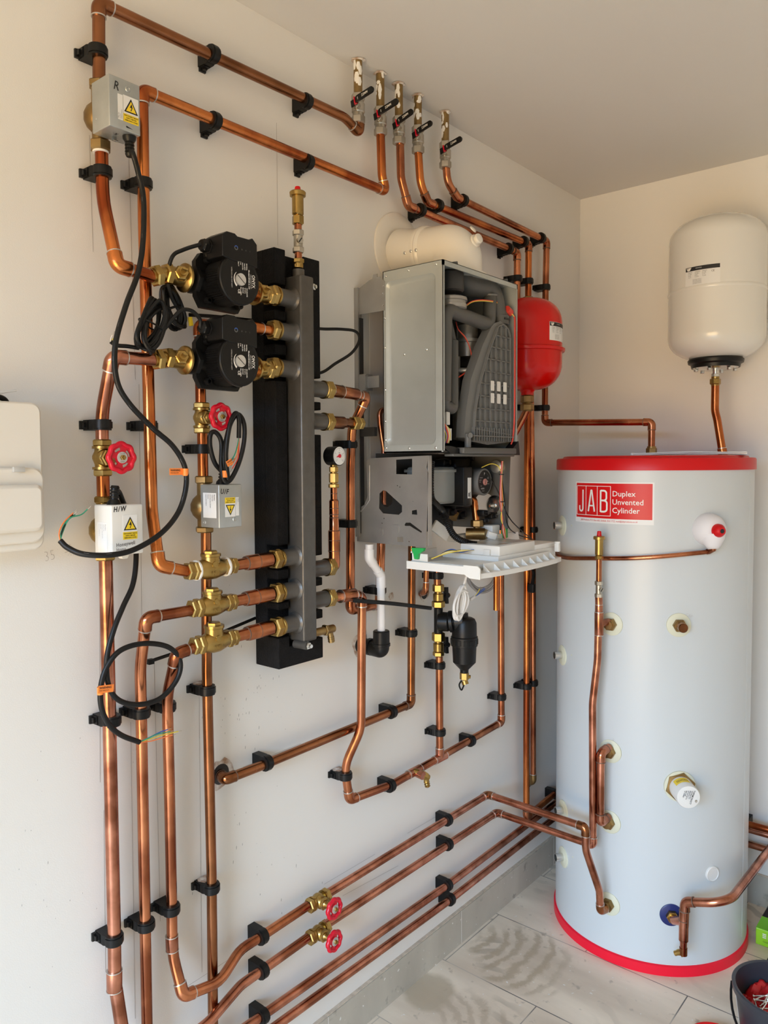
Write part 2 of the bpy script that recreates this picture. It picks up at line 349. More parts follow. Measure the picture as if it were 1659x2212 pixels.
obj('pencil_note', b, PENC, wl, sm=0)
b = B(); f = plane_fn(W(140, 1199, x=0), (0, 1, 0), (0, 0, 1))
for p, q in (((0, .004), (.012, .008)), ((.008, .011), (.012, .008)), ((.009, .002), (.012, .008))):
    d = (V(q) - V(p)).normalized() * .0004; polyf(b, f, [(p[0] - d.y, p[1] + d.x), (q[0] - d.y, q[1] + d.x), (q[0] + d.y, q[1] - d.x), (p[0] + d.y, p[1] - d.x)])
obj('pencil_arrow', b, PENC, wl, sm=0)
# splashes and scuffs on the wall (dried spots)
SPOT = mat('dark_splash', (.26, .27, .25), .7)
def spots(n, cx, cy, sx, sy, r0, r1, name='splash'):
    b = B(); rnd = random.Random(int(cx + cy))
    for _ in range(n):
        p = W(cx + rnd.gauss(0, sx), cy + rnd.gauss(0, sy), x=0); r = rnd.uniform(r0, r1)
        if not (-4 < p.y < -.1 and .12 < p.z < 2.35): continue
        r *= .7; k = rnd.uniform(1, 3.5); f = plane_fn(p, (0, 1, 0), (0, 0, 1), .0004)
        polyf(b, f, [(r * .5 * cos(2 * pi * i / 7) + r * .3 * k * sin(2 * pi * i / 7) * .3, r * k * sin(2 * pi * i / 7)) for i in range(7)])
    o = obj(name, b, SPOT, wl, sm=0); o['kind'] = 'stuff'; return o
spots(60, 520, 1540, 50, 70, .0006, .0018); spots(26, 560, 1800, 60, 90, .0006, .0022); spots(20, 590, 880, 200, 300, .0005, .0011); spots(24, 130, 1900, 80, 200, .0006, .0012)

# ---------------- pipes, fittings and clips ----------------
X0, XM, PR = .035, .085, .0104
def ringat(bm, p, a, r, L=.0022, mi=1): a = V(a).normalized(); cyl(bm, p - a * L / 2, p + a * L / 2, r, 20, mi)
def pipe(name, label, pts, r=PR, m=CU, cat='pipe', fm=None, seg=24, fit=1.16, L=.024, group=None, ring=SOLD, caps=True):
    """pts: (px, py, x) or a place, then optionally a bend radius (a formed bend); without it a corner gets an elbow fitting"""
    P, rf, el = [], [], []
    for i, q in enumerate(pts):
        if isinstance(q, V): P.append(q); k = None
        elif isinstance(q[0], V): P.append(q[0]); k = q[1]
        else: P.append(pt(q)); k = q[3] if len(q) > 3 else None
        rf.append(.017 if k is None else k)
        if k is None and 0 < i < len(pts) - 1: el.append(i)
    b = B(); path = fillet(P, rf); sweep(b, path, r, seg); o = obj(name, b, m, sm=50); tag(o, label, cat, group)
    for i in el:
        p = P[i]; a = (P[i - 1] - p).normalized(); c = (P[i + 1] - p).normalized()
        if a.angle(c) > radians(172): continue
        ea, ec = min(L, (P[i - 1] - p).length * .8), min(L, (P[i + 1] - p).length * .8)
        b = B(); sweep(b, fillet([p + a * ea, p, p + c * ec], [0, .017, 0]), r * fit, seg); ringat(b, p + a * ea, a, r * fit * 1.03); ringat(b, p + c * ec, c, r * fit * 1.03)
        obj('elbow_fitting', b, [fm or m, ring], o, sm=50)
    return o
def coupling(o, p, q, r=PR, m=CU, k=1.17, rings=(0, 1), name='coupling_sleeve', ring=SOLD, mid=False):
    p, q = pt(p), pt(q); b = B(); a = (q - p).normalized(); L = (q - p).length; c = min(.004, L * .15)
    lathe(b, p, a, [(0, r * k * .97), (c * .3, r * k), (L - c * .3, r * k), (L, r * k * .97)], 24)
    for t in rings: ringat(b, p + a * L * t, a, r * k * 1.035, .0018)
    if mid: ringat(b, p + a * L * .5, a, r * k * 1.02, .0012)
    return obj(name, b, [m, ring], o, sm=40)
def fitting(o, segs, name='compression_fitting', m=BR):
    """segs: ('n'ut / 'c'ylinder, p, q, r)"""
    b = B()
    for s in segs: (nut if s[0] == 'n' else cyl)(b, pt(s[1]), pt(s[2]), s[3])
    return obj(name, b, m, o, sm=35)
def clip(label, px, py, ax, x=X0, r=PR, wall='left', wd=.0185, yb=None, group='black hinged pipe clips'):
    if wall == 'left': c = W(px, py, x=x); n = V((1, 0, 0)); base = V((0, c.y, c.z)); dist = c.x
    else: c = W(px, py, y=-x); n = V((0, -1, 0)); base = V((c.x, 0, c.z)); dist = x
    a = {'z': V((0, 0, 1)), 'y': V((0, 1, 0)), 'x': V((1, 0, 0))}[ax]; t = a.cross(n)
    if ax == 'z' and wall == 'left': t = -t if t.y > 0 else t
    if ax in 'yx': t = V((0, 0, -1))
    fr = frame(base, n, t); R = r + .0052; fr = Matrix(((n.x, t.x, a.x, base.x), (n.y, t.y, a.y, base.y), (n.z, t.z, a.z, base.z), (0, 0, 0, 1)))
    h = wd / 2; b = B()
    out = [(0, -.0155), (0, .0165)] + [(dist - R * .55, .0165)] + [(dist + R * cos(q), R * sin(q)) for q in [radians(d) for d in range(110, -111, -20)]] + [(dist - R * .55, -.0155)]
    prism(b, out, -h, h, fr); root = obj('pipe_clip', b, BLK, sm=30); tag(root, label, 'pipe clip', group)
    b = B(); prism(b, [(0, .0165), (.0, .0245), (.004, .0245), (.006, .0185), (.018, .0185), (.018, .0165)], -h * .8, h * .8, fr); box(b, (.006, .0165, -h * .45), (.013, .0225, h * .45), 0, fr=fr)
    obj('hinge', b, BLK, root, sm=0)
    b = B(); prism(b, [(dist + (R + .0016) * cos(q), (R + .0016) * sin(q)) for q in [radians(d) for d in range(95, -96, -19)]] + [(dist - .002, -R + .001), (dist - .002, R - .001)], -h * .62, h * .62, fr)
    obj('strap', b, BLK, root, sm=30)
    if 'plaster' in label:
        b = B(); prism(b, [(.001, -.012), (.002, .010), (.009, .014), (.017, .011), (dist - R * .7, .008), (dist - R * .8, -.009), (.011, -.013)], h, h + .0012, fr); obj('plaster_dab', b, PLAS, root, sm=0)
    return root

# upper run from the R valve to the first ceiling valve
p = pipe('copper_pipe', 'highest copper pipe, running from above the R valve box to the first ceiling valve', [(214, 185, X0), (213, 6, X0), (745, 254, X0, .06), (775, 287, X0), (777, 262, X0)], m=CUD, r=.0108)
p = pipe('copper_pipe', 'bent copper pipe dropping from the R valve box to the upper pump', [(219, 312, X0), (222, 430, X0, .14), (253, 574, .082), (330, 597, XM)], m=CUB, r=.0112)
p = pipe('copper_pipe', 'second highest copper pipe, turning down behind the R box to the upper check valve',
         [(822, 292, X0), (825, 378, X0, .05), (832, 413, X0), (307, 195, X0), (311, 480, .038, .3), (328, 1105, .048, .1), (344, 1222, .078), (410, 1235, XM)], m=CUB, r=.0108)
p = pipe('copper_pipe', 'short bent copper pipe from the lower pump to the leftmost gate valve', [(333, 777, XM), (243, 771, XM), (220, 893, X0, .14), (221, 962, X0)], m=CUP, r=.0112)
p = pipe('copper_pipe', 'short copper pipe between the leftmost gate valve and the H/W box', [(222, 1018, X0), (224, 1088, X0)], m=CUB, r=.0112)
p = pipe('copper_pipe', 'leftmost tall copper pipe, dropping from the H/W box to the frame edge', [(228, 1195, X0), (247, 2030, X0, .5), (248, 2120, X0, .12), (274, 2290, .05)], m=CUP, r=.0119)
coupling(p, (247, 2096, X0), (247.3, 2138, X0), .0119, CUP)
p = pipe('copper_pipe', 'tall copper pipe third from the left, bending up to the middle check valve', [(415, 1318, XM), (316, 1335, XM), (303, 1440, .045, .14), (305, 1540, X0, .3), (319, 2290, X0)], m=CU)
p = pipe('copper_pipe', 'fourth tall copper pipe from the left, curving round to the upper floor-side gate valve',
         [(425, 1397, XM), (381, 1412, XM), (361, 1502, .045, .12), (366, 1700, X0, .4), (371, 1960, X0, .4), (372, 2060, .035, .14), (396, 2152, .065), (474, 2122, .062, .09), (518, 2052, X0, .09), (564, 2023, X0, .3), (664, 1957, X0)], m=CU)
coupling(p, (371, 2021, X0), (372, 2052, X0), PR, CUP)
b0 = W(610, 718, x=XM); b1 = W(545, 712, x=XM); b1.z = b0.z; b2 = V((X0, b1.y, b1.z)); b3 = V((X0, W(432, 800, x=X0).y, b1.z))
p = pipe('copper_pipe', 'copper pipe from the second manifold port, turning down behind the lower pump', [b0, b1, b2, b3, (434, 882, X0)], m=CUB)
p = pipe('copper_pipe', 'short copper pipe with a clip between the middle gate valve and the U/F box', [(437, 928, X0), (439, 1040, X0)], m=CUB)
p = pipe('copper_pipe', 'long copper pipe below the U/F box, passing behind the three check valves', [(445, 1142, X0), (447, 1450, X0, .5), (457, 1884, X0, .5), (461, 2290, X0)], m=CUD)
p = pipe('copper_pipe', 'copper pipe sweeping up from the bottom edge to the lower floor-side gate valve', [(300, 2330, .062), (452, 2207, .062, .09), (520, 2128, X0, .09), (564, 2097, X0, .3), (664, 2026, X0)], m=CUP)
# low runs to the cylinder
h1 = W(1053, 1716, x=X0); h2 = W(1073, 1755, x=X0)
c1 = W(1265, 1787, y=-.712); c1b = W(1265, 1835, y=-.71); c1c = W(1295, 1925, y=-.645); c1d = W(1297, 1968, y=-.633)
p = pipe('copper_pipe', 'copper pipe from the upper floor-side gate valve to the lowest port of the cylinder',
         [(700, 1935, X0), (1053, 1716, X0), c1, (c1b, .08), (c1c, .08), c1d, V((.386, -.596, .163))], m=CUP, fm=CUD)
r2 = V((.360, -.640, .36)); r3 = W(1280, 1520, y=-.64); r4 = W(1291, 1425, y=-.635); r5 = W(1294, 1305, y=-.635); r2 = W(1281, 1826, y=-.64)
p = pipe('copper_pipe', 'lower copper pipe from the gate valves, turning up in front of the cylinder',
         [(700, 2000, X0), V((X0, h2.y, h2.z)), r2, (r3, .25), (r4, .25), (r5, .1), W(1293.5, 1290, y=-.635)], m=CUP)
coupling(p, W(1294, 1372, y=-.635), W(1294, 1322, y=-.635), PR, CUP, 1.2); coupling(p, W(1294, 1322, y=-.635), W(1294, 1306, y=-.635), PR, CUP, 1.05)
t1 = W(1294, 1347, y=-.635); b = B(); sweep(b, [t1, V((.381, -.60, t1.z))], PR * 1.05, 20); obj('tee_branch', b, CUP, p)
def c2(px, py): return V((.381, -.615, W(px, py, y=-.615).z))
for nm, lab, pys in (('copper_pipe', 'vertical copper link joining the two middle ports of the cylinder', (1630, 1775)),):
    A, C = W(1298, pys[0] - 4, y=-.635), W(1297, pys[1] + 3, y=-.635); C.x = A.x
    p = pipe(nm, lab, [V((.386, -.597, A.z + .006)), A, C, V((.386, -.597, C.z + .006))], m=CUP, r=.0112, L=.026, ring=FLUX)
p = pipe('copper_pipe', 'upper of the two parallel copper pipes running along just above the skirting', [(300, 2382, X0), (545, 2209, X0, .5), (962, 1915, X0, .5), (1196, 1738, X0, .3), V((X0, -X0, .254)), V((3.2, -X0, .25))], m=CUP)
p = pipe('copper_pipe', 'lowest copper pipe along the wall, just above the skirting', [(330, 2408, X0), (602, 2212, X0, .5), (974, 1942, X0, .5), (1196, 1768, X0, .3), V((X0, -X0 - .004, .206)), V((3.2, -X0 - .002, .206))], m=CUP)
# uprights in the corner
p = pipe('copper_pipe', 'copper pipe from the fourth ceiling valve, then down behind the red vessel',
         [(903, 322, X0), (908, 395, X0, .06), (924, 437, X0), (1142, 527, X0), (1141, 648, X0), (1139, 980, X0, .5), (1137, 1600, X0, .5), (1137, 1766, X0), V((X0, -X0 - .06, .292)), V((3.2, -X0, .292))], m=CUB, fm=CU, ring=FLUX)
p = pipe('copper_pipe', 'copper pipe from the third ceiling valve, lowest of three, turning down behind the boiler',
         [(864, 300, X0), (866, 385, X0, .06), (882, 445, X0), (1117, 545, X0), W(1117, 700, x=X0)], m=CU, ring=FLUX)
k5 = V((.385, W(1400, 912, x=.385).y, 0)); e5 = W(1177, 913, x=X0)
t5 = W(1402, 912, y=-.30); t5 = V((.386, -.30, W(1402, 912, y=-.3).z))
p = pipe('copper_pipe', 'copper pipe from the fifth ceiling valve, down the corner and across to the cylinder',
         [(964, 362, X0), (967, 395, X0, .06), (988, 427, X0), (1181, 521, X0), V((X0, e5.y, 2.0)), V((X0, e5.y, e5.z)), t5, V((.386, -.30, 1.46))], m=CU, ring=FLUX)
p = pipe('copper_pipe', 'slim copper pipe standing just beside the tall corner pipe, ending at a wall elbow', [(1146, 800, X0), (1149, 1000, X0, .5), (1151, 1250, X0, .3), (1151.5, 1687, X0), (1138, 1692, 0)], m=CU, fm=BRD, r=.0098)
p = pipe('copper_pipe', 'bent copper pipe from under the red vessel down to the tee run below the filter',
         [V((.128, -.612, 1.64)), (V((.128, -.612, 1.60)), .09), (V((X0, -.611, 1.45)), .09), W(1083, 1560, x=X0), W(850, 1693, x=X0), (755, 1728, X0), (744, 1655, X0, .1), (780, 1575, .065, .1), (782, 1288, .085), (760, 1284, XM), (712, 1293, XM)], m=CU)
tr = p
coupling(p, (765, 1284.5, XM), (735, 1288, XM), .0135, CU, 1.1); b = B(); a, c = W(950, 1637, x=X0), W(949.5, 1575, x=X0); cyl(b, a, a + (c - a) * .35, PR * 1.15); ringat(b, a + (c - a) * .35, c - a, PR * 1.2)
da = (W(1083, 1560, x=X0) - W(755, 1728, x=X0)).normalized(); cyl(b, a - da * .026, a + da * .026, PR * 1.15); ringat(b, a - da * .026, da, PR * 1.19); ringat(b, a + da * .026, da, PR * 1.19); obj('tee_fitting', b, [CUP, SOLD], p)
a2 = W(895, 1667, x=X0); b = B(); cyl(b, a2 - da * .026, a2 + da * .026, PR * 1.15); ringat(b, a2 - da * .026, da, PR * 1.19); ringat(b, a2 + da * .026, da, PR * 1.19); cyl(b, a2, a2 + V((.03, 0, -.004)), PR * 1.05); obj('tee_fitting', b, [CUP, SOLD], p)
p = pipe('copper_pipe', 'copper pipe from the boiler, down and left to a hole in the wall', [(890, 1130, X0), (888, 1520, X0), (562, 1655, X0, .2), (486, 1684, X0), (474, 1671, -.002)], m=CUD, fm=CUD, ring=FLUX)
p = pipe('copper_pipe', 'upright copper pipe between the filter valve and the tee below it', [(949, 1418, X0), (950, 1632, X0)], m=CU)
p = pipe('copper_pipe', 'short copper pipe dropping from the boiler into the filter valves', [(944, 1205, X0), (945, 1262, X0)], m=CU)
p = pipe('copper_pipe', 'copper pipe from the top right manifold port, down beside the gauge, up to the boiler',
         [(712, 843, XM), (792, 857, .08), (760, 925, .042, .06), (757, 1010, X0, .3), (757, 1318, X0), (820, 1306, X0), (824, 1140, X0)], m=CU, r=.0108)
coupling(p, (738, 846.5, XM), (771, 852, .083), .0125, CU, 1.08); coupling(p, (716, 843, XM), (738, 846.5, XM), .0125, CUD, 1.16)
p = pipe('copper_pipe', 'slim copper pipe curving beside the boiler side panel', [W(840, 882, x=.05), (W(819, 888, x=.05), .015), (W(822, 925, x=.05), .05), (W(829, 968, x=.05), .05), W(829, 1090, x=.05)], m=CUP, r=.0065)
p = pipe('copper_pipe', 'short small copper pipe turning into the wall left of the filter', [(922, 1195, X0), (920, 1277, X0), (908, 1283, .0)], m=CU, r=.0075)
# feed at the foot of the cylinder
p = pipe('copper_pipe', 'copper feed pipe at the foot of the cylinder, bending towards the back wall', [W(1478, 2000, y=-.585), W(1480, 1948, y=-.585), (W(1573, 1951, y=-.585), .10), (V((W(1573, 1951, y=-.585).x, -.05, .262)))], m=CUP, r=.0115, ring=FLUX)
# ---------------- pipe clips ----------------
for px, py, ax, lab in (
 (211, 112, 'z', 'black pipe clip on the short upright just under the highest elbow'), (221, 372, 'z', 'black pipe clip just below the R valve box'),
 (309, 397, 'z', 'black pipe clip on the second upright beside the R box cable'), (221, 918, 'z', 'black pipe clip above the leftmost red handwheel'),
 (321, 920, 'z', 'black pipe clip on the long second upright, level with the red handwheels'), (438, 970, 'z', 'black pipe clip between the middle gate valve and the U/F box'),
 (447.5, 1490, 'z', 'black plaster-stained pipe clip on the upright below the check valves'), (457, 1917, 'z', 'lower plaster-stained pipe clip on the upright below the check valves'),
 (241, 1556, 'z', 'upper black clip on the leftmost tall pipe, behind the looped cable end'), (246, 2027, 'z', 'lower black clip on the leftmost tall pipe'),
 (305, 1539, 'z', 'upper black clip on the third tall pipe, under the cable loop'), (315, 1997, 'z', 'lower black clip on the third tall pipe'),
 (361, 1526, 'z', 'upper black clip on the fourth tall pipe'), (370, 1963, 'z', 'lower black clip on the fourth tall pipe, above the soldered sleeve'),
 (459, 117, 'y', 'left clip on the highest pipe run'), (661, 219, 'y', 'right clip on the highest pipe run'), (463, 261, 'y', 'left clip on the second highest pipe run'), (664, 350, 'y', 'right clip on the second highest pipe run'),
 (908, 454, 'y', 'first clip of the lowest ceiling-valve pipe, above the flue'), (946, 444, 'y', 'first clip of the middle ceiling-valve pipe'), (1000, 433, 'y', 'first clip of the highest ceiling-valve pipe'),
 (1098, 537, 'y', 'last clip of the lowest ceiling-valve pipe, before its elbow'), (1131, 522, 'y', 'last clip of the middle ceiling-valve pipe, before its elbow'), (1168, 514, 'y', 'last clip of the highest ceiling-valve pipe, before the corner elbow'),
 (1117, 602, 'z', 'clip on the upright at the top right corner of the boiler'), (1141, 608, 'z', 'clip on the upright just above the red vessel'), (1178, 621, 'z', 'clip on the upright nearest the corner, above the red vessel'),
 (1139, 880, 'z', 'clip partly hidden behind the brass nut under the red vessel'), (1177, 881, 'z', 'clip on the corner upright just below the red vessel'), (1137, 1482, 'z', 'clip low on the tall corner upright, left of the cylinder'),
 (1151, 1144, 'z', 'clip on the slim corner pipe behind the fold-down tray'), (1151.5, 1475, 'z', 'clip low on the slim corner pipe beside the cylinder'),
 (757, 960, 'z', 'clip on the upright just right of the pressure gauge'), (757, 1131, 'z', 'clip on the upright beside the boiler bracket plate'), (820, 1275, 'z', 'clip behind the white waste pipe'),
 (888, 1367, 'z', 'clip on the upright between the waste trap and the filter'), (945, 1243, 'z', 'clip directly above the filter valves, under the tray'), (949, 1437, 'z', 'clip just below the filter valves'), (950, 1581, 'z', 'clip just above the tee of the filter pipe'),
 (1082, 1505, 'z', 'clip on the upright right of the filter, above its elbow'), (746, 1675, 'z', 'plaster-stained clip above the bottom left elbow of the tee run'),
 (575, 1648, 'y', 'left clip of the rising run to the wall hole'), (845, 1538, 'y', 'right clip of the rising run to the wall hole'), (842, 1697, 'y', 'clip left of the drain cock on the tee run'), (1016, 1600, 'y', 'clip right of the tee on the tee run'),
 (966, 1771, 'y', 'right clip of the upper cylinder pipe'), (967, 1824, 'y', 'right clip of the lower cylinder pipe'), (966, 1912, 'y', 'clip of the upper skirting pipe, below the two cylinder pipes'), (972, 1943, 'y', 'clip of the lowest skirting pipe'),
 (565, 2023, 'y', 'clip on the pipe just left of the upper floor-side gate valve'), (566, 2097, 'y', 'clip on the pipe just left of the lower floor-side gate valve'), (567, 2195, 'y', 'clip on the skirting pipe at the bottom edge'),
 (1199, 1715, 'y', 'clip on the corner pipes at the left edge of the cylinder')):
    clip(lab, px, py, ax)
clip('clip on the back wall at the right edge of the cylinder', 1613, 1776, 'x', wall='back')
# ---------------- brass fittings on the pipe ends ----------------
Z = V((0, 0, 1)); Xa = V((1, 0, 0)); Ya = V((0, 1, 0))
def PL(px, py, x=XM): return W(px, py, x=x)
# ---------------- five lever valves under the ceiling ----------------
for cx, yt, y0, y1, hx, hy, lx, ly, lab in ((774, 148, 203, 268, 757, 228, 811, 193, 'first (leftmost) nickel lever valve under the ceiling'), (822, 172, 232, 293, 804, 245, 864, 219, 'second nickel lever valve from the left under the ceiling'),
        (862, 194, 252, 312, 844, 268, 896, 241, 'third, middle nickel lever valve under the ceiling'), (903, 219, 272, 332, 886, 290, 937, 266, 'fourth nickel lever valve from the left under the ceiling'), (962, 252, 306, 364, 947, 325, 1001, 300, 'rightmost nickel lever valve, standing apart from the other four')):
    a = W(cx - 1, y0, x=X0); c = W(cx, y1, x=X0); L = a.z - c.z; ps = c
    t = thing('lever_valve', c, lab, 'valve', 'nickel lever valves under the ceiling')
    b = B(); nut(b, c, c + Z * L * .26, .0165); cyl(b, c + Z * L * .24, c + Z * L * .36, .0135); lathe(b, c + Z * L * .34, Z, [(0, .0125), (L * .05, .0155), (L * .32, .0155), (L * .36, .0125)], 24); cyl(b, c + Z * L * .68, c + Z * L * .78, .0130); nut(b, c + Z * L * .76, c + Z * L, .0165)
    obj('valve_body', b, NI, t)
    hub = V((c.x + .004, c.y, W(hx, hy, x=X0).z + .002)); hub.z = c.z + L * .52; b = B(); hd = V((.25, -1, 0)).normalized(); he = hub + hd * .028; cyl(b, hub, hub + hd * .022, .0085, 20, ch=.001); nut(b, hub + hd * .02, he, .0075)
    obj('spindle', b, [NI], t)
    e = W(lx, ly, y=he.y); d = (e - he); d.y = 0; Ll = d.length; d = d.normalized(); v = V((-d.z, 0, d.x)); v = v if v.z > 0 else -v
    b = B(); fr = frame(he + V((0, -.001, 0)), d, v); box(b, (-.008, -.008, -.0012), (.012, .008, .0012), fr=fr); fr2 = fr @ Matrix.Translation((0, 0, .006)); prism(b, rpoly(Ll - .012, .014, .0068, 5, (Ll + .012) / 2, 0), -.003, .003, fr2)
    box(b, (.009, -.006, -.001), (.014, .006, .006), fr=fr); hn = obj('lever', b, BLK, t, bevel=.0006)
    b = B(); box(b, (.004, -.0075, .0012), (.0125, .0075, .0026), fr=fr); box(b, (.008, -.0078, .0012), (.0105, .0078, .0085), fr=fr); obj('red_grip_edge', b, REDW, hn)
    f = (lambda fr2: (lambda p, q, k=1.0: fr2 @ V((p, q, .0031 + .0002 * k))))(fr2); b = B(); text_into(b, '22MM', shift(f, Ll * .48, -.0033), .0085, .0001, .9); text_into(b, 'IJ', shift(f, Ll * .28, -.003), .0075, 0, .8); obj('lettering', b, WINK, hn, sm=0)
    up = W(cx - 2, yt - 4, x=X0 - .003); up = V((c.x, c.y, H)); b = B(); cyl(b, c + Z * L * .97, up + Z * .004, .0104); pp = obj('pipe_tail', b, [BRD], t)
    rnd = random.Random(int(cx)); b = B()
    for k in range(9):
        th = rnd.uniform(-2.4, -.1); zz = H - rnd.uniform(.0, .05) * (1 if k else 0); rr = rnd.uniform(.003, .007); hh = rnd.uniform(.004, .014); n = 6
        for sgn in (1,):
            vs = [b.verts.new((up.x + .0111 * cos(th + .9 * rr / .0104 * cos(2 * pi * i / n)), up.y + .0111 * sin(th + .9 * rr / .0104 * cos(2 * pi * i / n)), min(zz, H - .001) - hh + hh * sin(2 * pi * i / n))) for i in range(n)]; vc = b.verts.new((up.x + .0113 * cos(th), up.y + .0113 * sin(th), min(zz, H - .001) - hh)); [b.faces.new([vc, vs[i], vs[(i + 1) % n]]) for i in range(n)]
    obj('paint_splash', b, PTFE, pp, sm=0)
    b = B(); rr = [(.0135 + rnd.uniform(0, .006)) for _ in range(14)]
    vs = [b.verts.new((up.x + rr[i] * cos(2 * pi * i / 14), up.y + rr[i] * sin(2 * pi * i / 14), H - .0015)) for i in range(14)]; vi = [b.verts.new((up.x + .0112 * cos(2 * pi * i / 14), up.y + .0112 * sin(2 * pi * i / 14), H - .004)) for i in range(14)]
    for i in range(14): b.faces.new([vs[i], vs[(i + 1) % 14], vi[(i + 1) % 14], vi[i]])
    o = obj('broken_plaster_edge', b, PLAS, t, sm=0)
# ---------------- gate valves with red handwheels ----------------
def handwheel(parent, c, n, R=.0265, rot=0):
    n = V(n).normalized(); u, v = basis(n); b = B(); path = []; N = 72
    prof = lambda a, k: R * (k + .045 * cos(8 * a))
    for i in range(N):
        a = 2 * pi * i / N + rot; path.append(c + (u * cos(a) + v * sin(a)) * prof(a, .88))
    sweep(b, path, .0044, 12, closed=True, sq=1.2)
    fr = frame(c - n * .002, u, v) if u.cross(v).dot(n) > 0 else frame(c - n * .002, v, u)
    out = [(prof(a, .84) * cos(a), prof(a, .84) * sin(a)) for a in [2 * pi * i / N for i in range(N)]]; holes = []
    for k in range(4):
        a0 = pi / 2 * k + .5 - .42; aa = [a0 + .84 * i / 6 for i in range(7)]; holes.append([(R * .66 * cos(a), R * .66 * sin(a)) for a in aa] + [(R * .47 * cos(a), R * .47 * sin(a)) for a in aa[::-1]])
    plate(b, fr, out, holes, .004); cyl(b, c - n * .003, c + n * .003, .0100, 24); o = obj('handwheel', b, REDW, parent, sm=40, label='red lobed handwheel')
    b = B(); cyl(b, c + n * .003, c + n * .0038, .0098, 28); dc = obj('name_disc', b, SILV, o); b = B(); f = plane_fn(c + n * .0038, V((0, 1, 0)), Z, .0002); text_into(b, 'CLOSE', shift(f, 0, .0058), .0040, 0, .9, 'CENTER'); text_into(b, 'OPEN', shift(f, 0, -.0086), .0036, 0, .9, 'CENTER'); obj('disc_print', b, GINK, dc, sm=0)
    b = B(); nut(b, c + n * .0038, c + n * .0085, .0048); cyl(b, c + n * .0085, c + n * .011, .0026, 12); obj('wheel_nut', b, BR, o); return o
def gate(lab, c, a, wl, L=.064, R=.0265, wx=1, r=1.0, group='brass gate valves with red handwheels'):
    a = V(a).normalized(); t = thing('gate_valve', c, lab, 'valve', group); b = B(); h = L / 2
    nut(b, c - a * h, c - a * h * .62, .0168 * r); nut(b, c + a * h * .62, c + a * h, .0168 * r); cyl(b, c - a * h * .64, c - a * h * .5, .0165 * r); cyl(b, c + a * h * .5, c + a * h * .64, .0165 * r)
    lathe(b, c - a * h * .55, a, [(0, .0125 * r), (h * .2, .013 * r), (h * .5, .0165 * r), (h * .65, .0165 * r), (h * .9, .013 * r), (h * 1.1, .0125 * r)], 20)
    n = V((1, 0, 0)); e = c + n * wl; lathe(b, c, n, [(0, .0155 * r), (.014, .015 * r), (.0175, .0125 * r)], 20); nut(b, c + n * .0165, c + n * .025, .0145 * r); lathe(b, c + n * .024, n, [(0, .010), (.004, .0075), (wl * .45, .0065)], 18); cyl(b, c + n * .03, e, .0035, 12)
    obj('valve_body', b, BR, t); handwheel(t, e, n, R); return t
c = W(221.5, 989, x=X0); gate('leftmost brass gate valve with red handwheel, above the H/W box', c, Z, W(262, 988, y=c.y).x - c.x, .064, .0262, r=1.05)
c = W(435.5, 903, x=X0); gate('middle brass gate valve with red handwheel, above the U/F box', c, Z, W(477, 899, y=c.y).x - c.x, .060, .0250, r=1.0)
c = W(687, 1945, x=X0); gate('upper of the two brass gate valves near the floor', c, Ya, .052, .066, .0235)
c = W(687, 2014, x=X0); gate('lower of the two brass gate valves near the floor', c, Ya, .052, .066, .0235)
# ---------------- manifold, foam block and ports ----------------
th = thing('insulation_block', (0.037, -1.502, 1.008), 'tall black foam insulation block clamped behind the grey manifold', 'insulation'); b = B()
box(b, (.0005, -1.568, 1.008), (.040, -1.434, 1.892), bev=.002)
def lobes(y0, y1, zs):
    for z0, z1 in zs: box(b, (.0395, y0, z0), (.074, y1, z1), bev=.002)
lobes(-1.568, -1.536, ((1.008, 1.075), (1.135, 1.150), (1.200, 1.220), (1.272, 1.618), (1.672, 1.694), (1.744, 1.764), (1.818, 1.892)))
lobes(-1.484, -1.434, ((1.008, 1.055), (1.098, 1.118), (1.172, 1.190), (1.240, 1.508), (1.562, 1.580), (1.632, 1.889))); box(b, (.0395, -1.54, 1.008), (.074, -1.48, 1.052), bev=.002)
obj('foam_body', b, FOAM, th, sm=0)
mz0, mz1 = 1.064, 1.838; mf = thing('manifold', (.085, -1.509, mz0), 'tall grey square steel manifold standing in the black foam block', 'manifold'); b = B()
box(b, (.060, -1.529, mz0), (.1115, -1.489, mz1), bev=.005, seg=3); obj('header_tube', b, MANI, mf, sm=45)
LP = [((622, 645), (598, 642), (583, 639)), ((622, 718), (600, 716), (584, 714)), ((622, 797), (600, 795), (583, 794)), ((622, 1204), (606, 1205), (588, 1206)), ((624, 1276), (607, 1277), (590, 1280)), ((626, 1348), (608, 1349), (590, 1353))]
def port(z, side, ys, yn0, yn1):
    y0 = -1.529 if side < 0 else -1.489; s = V((0, side, 0)); p0 = V((XM, y0, z)); b = B(); Ls = abs(ys - y0)
    lathe(b, p0 - s * .002, s, [(0, .0245), (.003, .0240), (.006, .0195), (.008, .0178), (Ls + .004, .0178)], 28); o = obj('port_stub', b, MANI, mf, sm=45)
    b = B(); L = abs(yn1 - yn0); q = V((XM, yn0, z)); lathe(b, q, s, [(0, .0190), (.001, .0202), (L * .25, .0202), (L * .27, .019)], 28); nut(b, q + s * L * .24, q + s * L, .0212); lathe(b, q + s * L * .95, s, [(0, .0165), (.004, .0150)], 24); return obj('union_nut', b, BR, o)
for (a1, a2, a3) in LP:
    s = PL(*a1); port(s.z, -1, PL(*a2).y, PL(*a2).y, PL(*a3).y)
RP = [(842, 697, 714), (911, 698, 714), (1226, 703, 718), (1293, 703, 718)]
for py, x1, x2 in RP:
    s = PL(700, py); port(s.z, 1, PL(x1, py).y, PL(x1, py).y, PL(x2, py).y)
